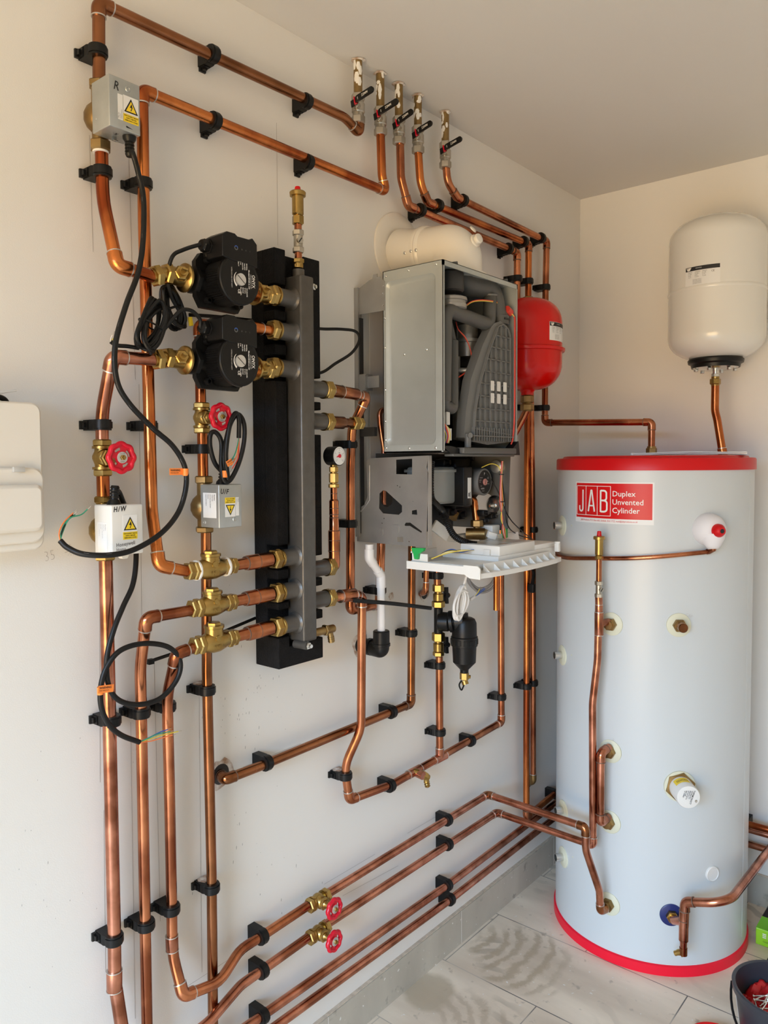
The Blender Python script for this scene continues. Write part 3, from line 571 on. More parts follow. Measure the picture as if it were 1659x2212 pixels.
# bolts, feet
b = B(); p = V((.082, -1.528, 1.058)); cyl(b, p, p + V((.034, .004, 0)), .009, 20); o = obj('bottom_bracket', b, MANI, mf); b = B(); q = p + V((.034, .004, 0)); nut(b, q, q + Xa * .006, .0075); cyl(b, q + Xa * .006, q + Xa * .012, .004, 12); obj('bolt', b, STL, o)
b = B(); p = V((.075, -1.489, 1.822)); cyl(b, p, p + V((.018, .012, 0)), .008, 20); o = obj('top_bracket', b, MANI, mf); b = B(); q = p + V((.018, .012, 0)); nut(b, q, q + V((.006, .002, 0)), .0075); cyl(b, q, q + V((.010, .003, 0)), .004, 12); obj('bolt', b, STL, o)
b = B(); cyl(b, V((XM, -1.509, mz1)), V((XM, -1.509, mz1 + .016)), .0125, 24); obj('top_socket', b, MANI, mf)
# air vent on top of the manifold
v0 = W(640, 572, x=XM); vx, vy = XM, -1.509; zz = lambda py: W(640, py, x=XM).z
av = thing('air_vent', (vx, vy, zz(578)), 'brass automatic air vent with red cap on top of the grey manifold', 'air vent')
def vent(av, x, y, z, k=1.0):
    """z: heights of nut0, pipe, isolator bottom, isolator top, pipe, vent nut, body, cap ring, cap"""
    b = B(); nut(b, (x, y, z[0]), (x, y, z[0] + (z[1] - z[0]) * .45), .0105 * k); nut(b, (x, y, z[0] + (z[1] - z[0]) * .5), (x, y, z[1]), .0125 * k) ; cyl(b, (x, y, z[0]), (x, y, z[1]), .0098 * k)
    if z[1] - z[0] > .004: obj('lower_nut', b, BR, av)
    else: b.free()
    b = B(); cyl(b, (x, y, z[1] - .002), (x, y, z[2] + .002), .0078 * k); cyl(b, (x, y, z[3] - .002), (x, y, z[4] + .002), .0078 * k); obj('copper_tail', b, CU, av)
    L = z[3] - z[2]; b = B(); nut(b, (x, y, z[2]), (x, y, z[2] + L * .25), .0125 * k); nut(b, (x, y, z[3] - L * .25), (x, y, z[3]), .0125 * k); cyl(b, (x, y, z[2] + L * .2), (x, y, z[3] - L * .2), .0095 * k, ch=.001)
    c = V((x, y, (z[2] + z[3]) / 2)); d = V((.8, -.35, 0)).normalized(); cyl(b, c, c + d * .0135 * k, .0065 * k); iv = obj('isolating_valve', b, NI, av); b = B(); fr = frame(c + d * .0136 * k, V((0, 0, 1)).cross(d), Z); box(b, (-.0012, -.0058 * k, 0), (.0012, .0058 * k, .0004), fr=fr @ Matrix.Rotation(radians(-35), 4, 'Z')); obj('screw_slot', b, INK, iv, sm=0)
    b = B(); nut(b, (x, y, z[4]), (x, y, z[5]), .0125 * k); lathe(b, (x, y, z[5]), Z, [(0, .0095 * k), (.003, .0122 * k), (z[6] - z[5], .0122 * k)], 28); h = z[7] - z[6]; lathe(b, (x, y, z[6]), Z, [(0, .0122 * k), (.001, .0168 * k), (h * .8, .0174 * k), (h, .0155 * k), (h, .006)], 28); vb = obj('vent_body', b, BR, av)
    b = B(); lathe(b, (x, y, z[7]), Z, [(-.001, .0075 * k), (z[8] - z[7] - .001, .0058 * k), (z[8] - z[7], .0045 * k)], 16); obj('cap', b, REDL, vb)
vent(av, vx, vy, [zz(k) for k in (578, 558, 545, 496, 484, 465, 424, 413, 402)])
# cylinder riser vent (same kind, no lower nut)
rz = lambda py: W(1294, py, y=-.635).z; rx = W(1293.5, 1275, y=-.635).x; av = thing('air_vent', (rx, -.635, rz(1290)), 'brass air vent with red cap on the riser in front of the cylinder', 'air vent')
vent(av, rx, -.635, [rz(1291), rz(1291) + .001] + [rz(k) for k in (1291, 1255, 1208, 1200, 1166, 1158, 1147)], .92)
b = B(); cyl(b, (rx, -.635, rz(1256)), (rx, -.635, rz(1208)), .0078)
obj('vent_pipe', b, CU, av)
# ---------------- check valves ----------------
def check(lab, pl, pr, cap):
    a, c = PL(*pl), PL(*pr); z = (a.z + c.z) / 2; a.z = c.z = z; L = c.y - a.y; t = thing('check_valve', (XM, (a.y + c.y) / 2, z), lab, 'valve', 'brass swing check valves'); b = B(); f = lambda k: V((XM, a.y + L * k, z))
    nut(b, f(0), f(.10), .0172); nut(b, f(.115), f(.235), .0188); cyl(b, f(.08), f(.3), .0145); nut(b, f(.765), f(.875), .0182); nut(b, f(.89), f(1), .0168); cyl(b, f(.7), f(.92), .0145)
    lathe(b, f(.24), Ya, [(0, .015), (L * .06, .018), (L * .2, .021), (L * .32, .021), (L * .46, .017), (L * .54, .015)], 24); m = f(.49); zc = PL(cap[0], cap[1]).z; lathe(b, m, Z, [(0, .019), (.012, .0185), (zc - z - .010, .0175), (zc - z - .009, .0195), (zc - z - .004, .0195)], 26); cyl(b, m + V((.0, .002, .010)), m + V((.022, -.005, .010)), .0055, 16)
    obj('valve_body', b, BR, t); b = B(); nut(b, m + Z * (zc - z - .005), m + Z * (zc - z + .002), .0135); obj('bonnet_cap', b, BR, t)
    b = B(); text_into(b, 'NBI', plane_fn(m + V((.0212, -.012, -.010)), (.15, 1, 0), Z, .0003), .011, .0002, .8); obj('cast_mark', b, BR, t, sm=0)
    return t, c
for lab, pl, pr, cap, pA, pB, pC in (('upper brass check valve, with white jointing tape, fed by the second upright', (402, 1237), (508, 1219), (447, 1192), (506, 1220), (532, 1216), (578, 1209)),
        ('middle brass check valve, its feed pipe turning straight down', (410, 1319), (507, 1296), (457, 1272), (506, 1297), (530, 1293), (580, 1284)), ('lowest brass check valve, left of the foam block foot', (415, 1400), (510, 1372), (460, 1346), (509, 1373), (534, 1368), (580, 1357))):
    t, c = check(lab, pl, pr, cap); zr = PL(*pC).z; b = B(); A, Bq, Cq = (V((XM, PL(*q).y, c.z + (zr - c.z) * k)) for q, k in ((pA, 0), (pB, .5), (pC, 1)))
    A2 = A - Ya * .004; lathe(b, A2, (Cq - A2), [(0, .0112), ((Bq - A2).length - .004, .0112), ((Bq - A2).length, .0135), ((Bq - A2).length + .003, .0152), ((Cq - A2).length + .006, .0152)], 26)
    o = obj('reducer_pipe', b, [CU, FLUX], t); b = B(); d = (Cq - Bq).normalized(); ringat(b, Bq - d * .001, d, .0142, .002, 0); ringat(b, Bq + d * .028, d, .0156, .0014, 0); obj('solder_seam', b, FLUX, o)
    if lab[0] == 'u':
        b = B()
        for yy in (PL(424, 1235).y, PL(487, 1222).y): ringat(b, V((XM, yy, c.z)), Ya, .0192, .0035, 0)
        obj('jointing_tape', b, PTFE, t)
# cap on the second right port, drain cock, gauge
pz = PL(700, 911).z; q = lambda px, py=0: V((XM, PL(px, 912).y, pz))
t = thing('capped_stub', (XM, PL(715, 912).y, pz), 'short copper stub closed by a brass cap on the right of the manifold', 'pipe stub'); b = B(); lathe(b, q(713), Ya, [(0, .0145), ((q(740) - q(713)).length, .0145), ((q(744) - q(713)).length, .0108), ((q(765) - q(713)).length, .0105)], 24); obj('copper_tube', b, CUD, t); b = B(); nut(b, q(760), q(772), .0165); nut(b, q(773), q(781), .0145); lathe(b, q(780), Ya, [(0, .012), (.003, .011)], 20); obj('end_cap', b, BR, t)
t = thing('drain_cock', (XM, PL(705, 1362).y, PL(705, 1362).z), 'brass drain cock at the foot of the manifold, right side', 'drain cock'); b = B(); z = PL(700, 1362).z; g = lambda px: V((XM, PL(px, 1362).y, z)); cyl(b, V((XM, -1.49, z)), g(704), .009); nut(b, g(700), g(706), .013); lathe(b, g(704), Ya, [(0, .0085), (.012, .0095), (.024, .0090), (.026, .006)], 20); m = g(712); cyl(b, m, m + V((0, .006, -.030)), .0065, 18, r2=.0072)
for k in range(3): ringat(b, m + V((0, .006, -.030)) * (.6 + .15 * k), V((0, .006, -.03)), .0078, .0016, 0)
obj('cock_body', b, BRD, t)
t = thing('pressure_gauge', W(721, 1195, x=XM), 'round white-faced pressure gauge with red needle on a stepped copper riser', 'pressure gauge'); gx, gy = XM, W(721.5, 1120, x=XM).y; gz = lambda py: W(721, py, x=XM).z
b = B(); e0 = V((XM, PL(716, 1226).y, PL(700, 1226).z)); el = V((gx, gy, e0.z)); sweep(b, fillet([e0, el, V((gx, gy, gz(1180)))], [0, .022, 0]), .0128, 24); pe = obj('elbow_fitting', b, CU, t)
b = B(); lathe(b, (gx, gy, gz(1192)), Z, [(0, .0135), (gz(1147) - gz(1192), .0135), (gz(1145) - gz(1192), .0112), (gz(1118) - gz(1192), .0108), (gz(1117) - gz(1192), .0103), (gz(1112) - gz(1192), .0103), (gz(1111) - gz(1192), .0108), (gz(1082) - gz(1192), .0108), (gz(1078) - gz(1192), .0078), (gz(1052) - gz(1192), .0076)], 26); rs = obj('copper_riser', b, CU, t); b = B()
for py, r in ((1190, .0139), (1167, .0137), (1146, .0128), (1118, .0110), (1111, .0110), (1098, .0110), (1066, .0080)): ringat(b, V((gx, gy, gz(py))), Z, r, .0012, 0)
obj('seam', b, FLUX, rs); b = B(); nut(b, (gx, gy, gz(1054)), (gx, gy, gz(1045)), .0125); nut(b, (gx, gy, gz(1043)), (gx, gy, gz(1022)), .011); nut(b, (gx, gy, gz(1020)), (gx, gy, gz(1008)), .0105); cyl(b, (gx, gy, gz(1054)), (gx, gy, gz(1003)), .0078); obj('brass_adaptor', b, BR, t)
gc = V((gx - .004, gy, gz(985))); gn = V((1, .05, 0)).normalized(); b = B(); lathe(b, gc - gn * .010, gn, [(0, .0195), (.002, .0212), (.026, .0215), (.030, .0222), (.031, .0205)], 36); gb = obj('gauge_case', b, BLK, t)
gf = gc + gn * .0212; fn = plane_fn(gf, gn.cross(Z) * -1, Z, .0003); b = B(); polyf(b, lambda u, v: fn(u, v, .5), [(.0202 * cos(2 * pi * i / 40), .0202 * sin(2 * pi * i / 40)) for i in range(40)]); obj('dial', b, PAPER, gb, sm=0)
b = B()
for k in range(33):
    a = radians(225 - 270 * k / 32); r0, r1, ww = (.0150 if k % 8 == 0 else .0165), .0182, .0004; d = V((cos(a), sin(a), 0)); s = V((-d.y, d.x, 0)) * ww; polyf(b, fn, [(d.x * r0 - s.x, d.y * r0 - s.y), (d.x * r1 - s.x, d.y * r1 - s.y), (d.x * r1 + s.x, d.y * r1 + s.y), (d.x * r0 + s.x, d.y * r0 + s.y)])
for k in range(5):
    a = radians(225 - 270 * k / 4); text_into(b, str(k), shift(fn, .0125 * cos(a), .0125 * sin(a) - .0015), .0045, 0, 1, 'CENTER')
text_into(b, 'bar', shift(fn, 0, .006), .004, 0, 1, 'CENTER'); obj('dial_marks', b, INK, gb, sm=0)
b = B(); a = radians(200); f2 = plane_fn(gf + gn * .0008, gn.cross(Z) * -1, Z, .0003); d = V((cos(a), sin(a), 0)); s = V((-d.y, d.x, 0)); polyf(b, f2, [(-d.x * .005 - s.x * .0009, -d.y * .005 - s.y * .0009), (d.x * .015, d.y * .015), (-d.x * .005 + s.x * .0009, -d.y * .005 + s.y * .0009)]); obj('needle', b, INK, gb, sm=0)
b = B(); a = radians(10); cyl(b, gf + gn * .0005, gf + gn * .002, .0042, 20); d = V((cos(a), sin(a), 0)); polyf(b, lambda u, v: fn(u, v, 4), [(-d.x * .004 + d.y * .002, -d.y * .004 - d.x * .002), (-d.x * .013, -d.y * .013), (-d.x * .004 - d.y * .002, -d.y * .004 + d.x * .002)]); obj('red_pointer', b, REDW, gb, sm=0)
# ---------------- motorised zone valves ----------------
def warn(parent, f, cx, cy, w, flip=False, side=True):
    """white label with the yellow shock triangle and the yellow notice under it"""
    k = w; rot = 180 if flip else 0; g = lambda u, v, kk=1.0: f(cx + (-u if flip else u), cy + (-v if flip else v), kk)
    b = B(); patch(b, g, 0, .14 * k, k, 1.05 * k, 0, 1.0); patch(b, g, 0, -.62 * k, k, .46 * k, 1, 1.0)
    if side: patch(b, g, -.70 * k, -.12 * k, .32 * k, 1.45 * k, 0, 1.0)
    lab = obj('warning_label', b, [PAPER, YEL], parent, sm=0)
    b = B(); g2 = lambda u, v: g(u, v, 1.6); g3 = lambda u, v: g(u, v, 2.2); g4 = lambda u, v: g(u, v, 2.9)
    polyf(b, g2, [(-.46 * k, -.28 * k), (.46 * k, -.28 * k), (0, .56 * k)], 0); polyf(b, g3, [(-.34 * k, -.21 * k), (.34 * k, -.21 * k), (0, .41 * k)], 1)
    polyf(b, g4, [(.03 * k, .28 * k), (-.10 * k, .03 * k), (-.01 * k, .05 * k), (.0, .03 * k), (.08 * k, .06 * k)], 0); polyf(b, g4, [(-.01 * k, .05 * k), (.09 * k, .08 * k), (.0, -.16 * k), (-.05 * k, -.13 * k), (.02 * k, .01 * k)], 0)
    for i, s in enumerate(('DISCONNECT MAINS', 'SUPPLY BEFORE', 'REMOVING COVER')): text_into(b, s, shift(g, 0, (-.52 - .13 * i) * k, 0, 2.0), .105 * k, .00003, .92, 'CENTER')
    if side:
        for i, (s, z) in enumerate((('Pilkey Set', .10), ('L/L P/U/L:T', .08), ('LIVE/BLUE Switched', .08))): text_into(b, s, shift(g, (-.80 + .10 * i) * k, -.78 * k, 90, 2.0), z * k, 0, .8)
    obj('warning_print', b, [INK, YEL], lab, sm=0)
def gland(bm, p, d, r=.0085):
    d = V(d).normalized(); prof = [(-.004, r * 1.45), (.004, r * 1.35), (.008, r)]; t = .008
    for _ in range(4): prof += [(t + .001, r * .99), (t + .0015, r * .78), (t + .0035, r * .78), (t + .004, r * .96)]; t += .0055
    prof += [(t + .003, r * .72)]; lathe(bm, p, d, prof, 18)
def wires(par, p, ends, rr=.0011):
    for e, m in ends:
        pts = [V(p)] + [V(q) for q in e]; b = B(); s = smooth(pts, 6); sweep(b, s, rr, 8); o = obj('wire_core', b, m, par); b = B(); d = (s[-1] - s[-2]).normalized(); cyl(b, s[-1], s[-1] + d * .008, .0005, 6); obj('bare_end', b, STL, o)
def tagband(par, c, d, r, fl, txt='WARNING', rot=0):
    """orange warning tag wrapped on a cable"""
    d = V(d).normalized(); b = B(); cyl(b, c - d * .0065, c + d * .0065, r * 1.12, 18); o, u, v, w, h = fl; f = plane_fn(o, u, v, .0002); patch(b, f, w / 2, 0, w, h, 0, 2.0); tg = obj('orange_tag', b, ORG_T, par, sm=30)
    b = B(); text_into(b, txt, shift(f, .002, .0006, rot, 3.0), h * .42, .0001, .85); text_into(b, 'THIS CABLE MUST', shift(f, .002, -h * .25, rot, 3.0), h * .22, 0, .8); obj('tag_print', b, INK, tg, sm=0)
def zone(lab, x0, x1, y0, y1, z0, z1, mt, pc, nz, cat='valve'):
    t = thing('zone_valve', (pc.x, pc.y, nz[0][0]), lab, cat, 'motorised zone valves'); b = B(); cx, cy = pc.x, pc.y
    cyl(b, (cx, cy, nz[0][0]), (cx, cy, nz[-1][1]), .0135); zm = (z0 + z1) / 2 - .004; lathe(b, (cx, cy, zm - .024), Z, [(0, .014), (.008, .022), (.018, .0265), (.03, .0265), (.040, .022), (.048, .014)], 26)
    for s, e in nz: nut(b, (cx, cy, s), (cx, cy, e), .0185)
    obj('valve_body', b, BRD if mt is not WPL else BR, t); b = B(); box(b, (x0, y0, z0), (x1, y1, z1), bev=.0028 if mt is WPL else .0018, seg=3); return t, obj('actuator_box', b, mt, t, sm=40)
# R box
pc = W(217, 310, x=X0); zr, BR1 = zone('galvanised R-marked actuator box on the top left upright', .050, .1035, -1.9545, -1.896, 2.004, 2.088, GALV, pc, [(W(218, 327, x=X0).z, W(218, 305, x=X0).z), (2.092, 2.104)])
b = B(); zo = W(218, 327, x=X0).z; cyl(b, (pc.x, pc.y, zo - .003), (pc.x, pc.y, zo + .0005), .0135); obj('white_olive', b, PTFE, zr)
fF = plane_fn((.1036, -1.9545, 2.004), Ya, Z); warn(BR1, fF, .0405, .0395, .0285)
b = B(); text_into(b, 'R', shift(fF, .008, .062, -4), .021, .0001, .8, shear=.15); fB = plane_fn((.055, -1.9545, 2.0038), Ya, V((-1, 0, 0))); text_into(b, 'R', lambda u, v: V((.085 - v, -1.931 + u, 2.0036)), .010, .0001, .9)
polyf(b, lambda u, v: fF(u, v), [(.031, .006), (.044, .006), (.031, .009)]); obj('marker_print', b, INK, BR1, sm=0)
b = B(); lathe(b, (.1035, -1.919, 2.074), Xa, [(0, .005), (.0012, .0042), (.0014, .003), (.0006, .0025)], 20); lathe(b, (.062, -1.9545, 2.026), -Ya, [(0, .0022), (.0006, .0018)], 12); obj('dimple', b, GALV, BR1)
b = B(); box(b, (.068, -1.929, 1.996), (.0692, -1.921, 2.006)); box(b, (.068, -1.929, 1.996), (.074, -1.921, 1.9972)); obj('manual_lever', b, STL, zr, sm=0)
b = B(); gp = W(281, 292, x=.092); gp = V((.088, -1.908, 2.003)); gland(b, gp, (0.0, 0.0, -1), .0082); gl = obj('cable_gland', b, BLK, zr)
cp = [gp - Z * .02, W(287, 332, x=.10), W(299, 375, x=.10), W(310, 430, x=.10), W(309, 520, x=.105), W(298, 590, x=.11), W(272, 660, x=.115), W(249, 745, x=.12), W(252, 820, x=.12), W(278, 870, x=.12), W(330, 925, x=.12), W(372, 962, x=.12), W(398, 1005, x=.12), W(402, 1050, x=.125), W(386, 1105, x=.125), W(348, 1152, x=.135), W(290, 1187, x=.135), W(236, 1199, x=.13), W(180, 1197, x=.11), W(146, 1183, x=.09), W(130, 1168, x=.08)]
s = smooth(cp, 8); b = B(); sweep(b, s, .0047, 16); cb = obj('cable', b, RUB, zr)
b = B(); cable_n = len(s)
for i in range(10, cable_n - 12, 7):
    p = s[i]; d = (s[i + 1] - s[i - 1]).normalized(); vw = (CP - p).normalized(); sd = d.cross(vw).normalized(); o = p + (vw * .85 + sd * .45).normalized() * .0048
    fr = frame(o, d, sd); box(b, (-.004, -.0002, -.0002), (.004, .0002, .0002), fr=fr)
obj('cable_lettering', b, GINK, cb, sm=0)
e = s[-1]; wires(cb, e, [((W(128, 1150, x=.08), W(138, 1128, x=.078), W(158, 1108, x=.075)), WIREO), ((W(132, 1150, x=.08), W(142, 1128, x=.078), W(162, 1112, x=.072)), WIREG), ((W(136, 1148, x=.08), W(150, 1120, x=.08), W(175, 1112, x=.08), W(189, 1100, x=.08)), WIREG), ((W(131, 1158, x=.08), W(137, 1140, x=.082), W(150, 1120, x=.075), W(158, 1112, x=.075)), RUB)])
tagband(cb, W(401, 1020, x=.122), (0, 0, 1), .0047, (W(366, 1019, x=.118), (0, 1, 0), (0, 0, 1), .028, .012))
# H/W box
pc = W(226, 1140, x=X0); zh, BW = zone('cream plastic H/W-marked actuator box on the leftmost upright', .050, .1045, -1.968, -1.907, 1.291, 1.3765, WPL, pc, [(W(228, 1210, x=X0).z, 1.290), (1.3775, W(224, 1072, x=X0).z)])
fF = plane_fn((.1046, -1.968, 1.291), Ya, Z); warn(BW, fF, .035, .0495, .0275, side=False)
b = B(); text_into(b, 'H/W', shift(fF, .004, .074, 3), .0125, .0003, .8, shear=.2, gap=1.3); obj('marker_print', b, INK, BW, sm=0)
b = B(); text_into(b, 'Honeywell', shift(fF, .008, .0145, 4), .0092, .0001, .86, gap=1.06); text_into(b, 'Home', shift(fF, .008, .0065, 4), .0088, 0, .82); obj('lettering', b, GINK, BW, sm=0)
fS = plane_fn((.050, -1.9681, 1.291), Xa, Z); b = B(); patch(b, fS, .026, .030, .030, .052, 0); lb = obj('side_label', b, PAPER, BW, sm=0); b = B()
for i, (s_, z) in enumerate((('Resideo', .0034), ('V4043H1106', .0022), ('2-Port Zone Valve 220-240V', .0021), ('50Hz 6W', .0021), ('Made for central heating use', .0018))): text_into(b, s_, shift(fS, .036 - .0048 * i, .053, -90, 2.0), z, 0, 1)
obj('label_print', b, GINK, lb, sm=0); b = B(); prism(b, [(-.010, 0), (.010, 0), (.005, -.009), (-.005, -.009)], -.006, .006, frame((.088, -1.937, 1.292), Ya, Z)); obj('lever_housing', b, WPL, BW, bevel=.001)
b = B(); gp = V((.080, -1.948, 1.376)); gland(b, gp, (0, .1, 1), .0085); obj('cable_gland', b, BLK, zh)
cp = [gp + Z * .02, W(247, 1064, x=.082), W(256, 1062, x=.075), W(266, 1085, x=.066), W(272, 1100, x=.040), W(290, 1150, x=.030), W(294, 1205, x=.045), W(287, 1262, x=.06), W(266, 1310, x=.07), W(246, 1360, x=.075), W(231, 1420, x=.075), W(234, 1478, x=.075), W(256, 1512, x=.075), W(300, 1522, x=.08), W(347, 1508, x=.085), W(382, 1468, x=.09), W(389, 1428, x=.09), W(364, 1398, x=.09), W(312, 1390, x=.09), W(262, 1404, x=.085), W(232, 1438, x=.08), W(218, 1482, x=.078), W(219, 1528, x=.078), W(236, 1566, x=.075), W(262, 1588, x=.07), W(301, 1603, x=.065)]
s = smooth(cp, 8); b = B(); sweep(b, s, .0047, 16); cb = obj('cable', b, RUB, zh)
e = s[-1]; wires(cb, e, [((W(325, 1592, x=.065), W(345, 1582, x=.065), W(362, 1576, x=.065)), WIREB), ((W(325, 1596, x=.065), W(350, 1588, x=.065), W(385, 1580, x=.065)), WIREY), ((W(325, 1601, x=.065), W(350, 1594, x=.065), W(372, 1588, x=.065)), WIREO), ((W(322, 1594, x=.067), W(340, 1586, x=.067), W(368, 1580, x=.067)), WIREG)])
tagband(cb, W(216.5, 1492, x=.078), (0, 0, 1), .0047, (W(212, 1490, x=.083), V((0, 1, -.12)), (0, .12, 1), .029, .013))
# U/F box
pc = W(441, 1092, x=X0); zu, BU = zone('galvanised U/F-marked actuator box on the middle upright', .050, .107, -1.745, -1.690, 1.3225, 1.4055, GALV, pc, [(W(444, 1150, x=X0).z, 1.3215), (1.4065, W(440, 1028, x=X0).z)])
fF = plane_fn((.1071, -1.745, 1.3225), Ya, Z); warn(BU, fF, .0265, .037, .0245, True)
b = B(); text_into(b, 'U/F', shift(fF, .003, .066, -4), .0135, .0003, .8, shear=.2, gap=1.3); obj('marker_print', b, INK, BU, sm=0)
fS = plane_fn((.050, -1.7451, 1.3225), Xa, Z); b = B(); patch(b, fS, .029, .043, .040, .048, 0); lb = obj('side_label', b, PAPER, BU, sm=0); b = B()
for i, (s_, z) in enumerate((('Resideo', .0036), ('V4043H1056', .0024), ('2-Port Zone Valve 220-240V', .0022), ('50Hz 6W', .0022), ('Made for central heating use', .0019))): text_into(b, s_, shift(fS, .043 - .0062 * i, .064, -90, 2.0), z, .0001, 1)
obj('label_print', b, INK, lb, sm=0); b = B(); lathe(b, (.107, -1.708, 1.338), Xa, [(0, .0048), (.0012, .004), (.0006, .0025)], 20); lathe(b, (.062, -1.745, 1.332), -Ya, [(0, .004), (.0012, .003), (.0004, .0018)], 16); obj('dimple', b, GALV, BU)
b = B(); gp = V((.083, -1.718, 1.4055)); gland(b, gp, (0, .12, 1), .0085); obj('cable_gland', b, BLK, zu)
cp = [gp + V((0, .003, .022)), W(464, 1000, x=.088), W(454, 965, x=.088), W(455, 938, x=.09), W(466, 934, x=.092), W(478, 955, x=.094), W(478, 1005, x=.098), W(484, 1038, x=.104), W(498, 1036, x=.108), W(516, 1000, x=.11), W(527, 955, x=.11), W(527, 915, x=.108), W(514, 895, x=.104), W(498, 915, x=.10), W(486, 965, x=.10), W(484, 1010, x=.10), W(492, 1036, x=.106), W(488, 980, x=.112), W(496, 920, x=.115), W(508, 893, x=.115), W(516, 905, x=.112), W(516, 946, x=.108)]
s = smooth(cp, 7); b = B(); sweep(b, s, .0045, 14); cb = obj('cable', b, RUB, zu); e = s[-1]
wires(cb, e, [((W(515, 960, x=.108), W(511, 985, x=.11), W(500, 1005, x=.112)), WIREO), ((W(513, 962, x=.108), W(507, 982, x=.11), W(498, 996, x=.112)), WIREG), ((W(516, 962, x=.108), W(514, 990, x=.11), W(502, 1012, x=.112)), WIRER)])
tagband(cb, W(486, 1024, x=.106), (0, 0, 1), .0046, (W(490, 1003, x=.118), V((0, 1, .5)), V((0, -.5, 1)), .014, .011))
# ---------------- the two circulating pumps ----------------
def union_valve(t, c, s, name, flange=.024, ext=.03):
    """isolating pump valve; c: centre of its ball body on the pump axis, s: +1/-1 side along y away from the pump"""
    sv = V((0, s, 0)); b = B(); nut(b, c + sv * .016, c + sv * .030, .0195); cyl(b, c + sv * .012, c + sv * .018, .0165); lathe(b, c - sv * .016, sv, [(0, flange), (.004, flange), (.006, flange * .93), (.009, .0175), (.022, .0165), (.034, .0150)], 28)
    d = V((.94, -.30, .12)).normalized(); nut(b, c + d * .012, c + d * .024, .0135); cyl(b, c, c + d * .014, .013); cyl(b, c + d * .024, c + d * .031, .0075, 16); box(b, (-.0045, -.002, .030), (.0045, .002, .043), fr=frame(c, V((0, .3, .94)).cross(d).normalized(), d.cross(V((0, .3, .94)).cross(d)).normalized()), bev=.0008)
    return obj(name, b, BR, t, sm=38)
def pump(lab, yc, zc, cabpts, coil):
    t = thing('circulating_pump', (XM, yc, zc - .05), lab, 'pump', 'black circulating pumps left of the manifold'); b = B(); c = V((XM, yc, zc)); xd = .1505
    lathe(b, c + V((-.030, 0, 0)), Xa, [(0, .030), (.008, .040), (.034, .047), (.036, .047)], 36); cyl(b, c - Ya * .060, c + Ya * .058, .021, 28); nut(b, c - Ya * .063, c - Ya * .050, .0265); nut(b, c + Ya * .048, c + Ya * .060, .0265)
    vb = obj('volute', b, BLK, t, sm=40); b = B(); prism(b, [(-.058, -.030), (-.046, -.050), (.040, -.050), (.050, -.034), (.050, .034), (.040, .050), (-.046, .050), (-.058, .034)], 0, .012, frame((XM - .002, yc, zc), Ya, Z)); obj('flange_plate', b, BLK, t, sm=40)
    b = B(); pr = []; n = 60; fr = frame((XM + .011, yc, zc), Ya, Z)
    for i in range(n * 2): a = 2 * pi * i / (2 * n); r = .0435 if i % 2 else .0415; pr.append((r * cos(a), r * sin(a)))
    prism(b, pr, 0, xd - XM - .021, fr); mo = obj('motor_housing', b, BLK, t, sm=20)
    b = B(); lathe(b, (xd - .011, yc, zc), Xa, [(0, .0450), (.003, .0468), (.009, .0468), (.011, .0450), (.011, .0420), (.0105, .0415), (.0105, 0)], 48); fd = obj('front_plate', b, BLK, t)
    b = B(); x0, x1 = XM + .018, xd + .0015; fr = frame((x0, yc, zc), Ya, Z); prism(b, [(-.041, .036), (-.041, .075), (-.030, .082), (-.012, .082), (-.006, .078), (.022, .078), (.030, .082), (.041, .072), (.041, .028), (.030, .030), (-.022, .032)], 0, x1 - x0, fr)
    box(b, (x0 - .014, yc - .041, zc + .040), (x0 + .002, yc + .036, zc + .074), bev=.004); tb = obj('terminal_box', b, BLK, t, sm=30, bevel=.0016)
    b = B(); g0 = V((x0 + .008, yc - .040, zc + .059)); nut(b, g0, g0 - Ya * .004, .014); nut(b, g0 - Ya * .004, g0 - Ya * .016, .0125); lathe(b, g0 - Ya * .015, -Ya, [(0, .0112), (.003, .0095), (.004, .0055)], 18); obj('cable_gland', b, BLK, tb)
    b = B()
    for sy, sz in ((-1, 1), (-1, -1), (1, 1), (1, -1)): p = V((XM + .012, yc + sy * .037, zc + sz * .037)); cyl(b, p, p + Xa * .010, .0062, 16); cyl(b, p + Xa * .010, p + Xa * .0085, .0035, 6)
    obj('housing_bolts', b, BLK, t)
    fx = xd + .0008; f = plane_fn((fx, yc, zc), Ya, Z, .0002); b = B(); cyl(b, (xd - .001, yc, zc), (xd + .0035, yc, zc), .0112, 28); sc_ = obj('vent_screw', b, SILV, fd, label='silver slotted vent screw'); fr = frame((xd + .0036, yc, zc), Ya, Z) @ Matrix.Rotation(radians(-38), 4, 'Z'); b = B(); box(b, (-.0105, -.0006, 0), (.0105, .0006, .0003), fr=fr); obj('screw_slot', b, INK, sc_, sm=0)
    b = B(); g = lambda u, v: f(u, v, 3.0); R_ = -90
    text_into(b, 'ONYX', shift(f, .0275, .0135, R_, 3.0), .0098, .0002, .85); text_into(b, 'CIRCULATING PUMP', shift(f, .0235, .0135, R_, 3.0), .0033, 0, .85); text_into(b, 'Model:CEH25-6-130', shift(f, .0185, .021, R_, 3.0), .0048, .0001, .88)
    for k, s_ in enumerate(('230V/50Hz', 'P max:46W', 'I max:0.18A', 'IP 44', 'Class H')): text_into(b, s_, shift(f, .0135 - .0048 * k, .0335, R_, 3.0), .0036, .0001, .85)
    for k, s_ in enumerate(('NO.2021092', 'TF 95\u00b0C', 'EEI<0.23', 'Max 1.0MPa')): text_into(b, s_, shift(f, .0135 - .0048 * k, -.0135, R_, 3.0), .0036, .0001, .85)
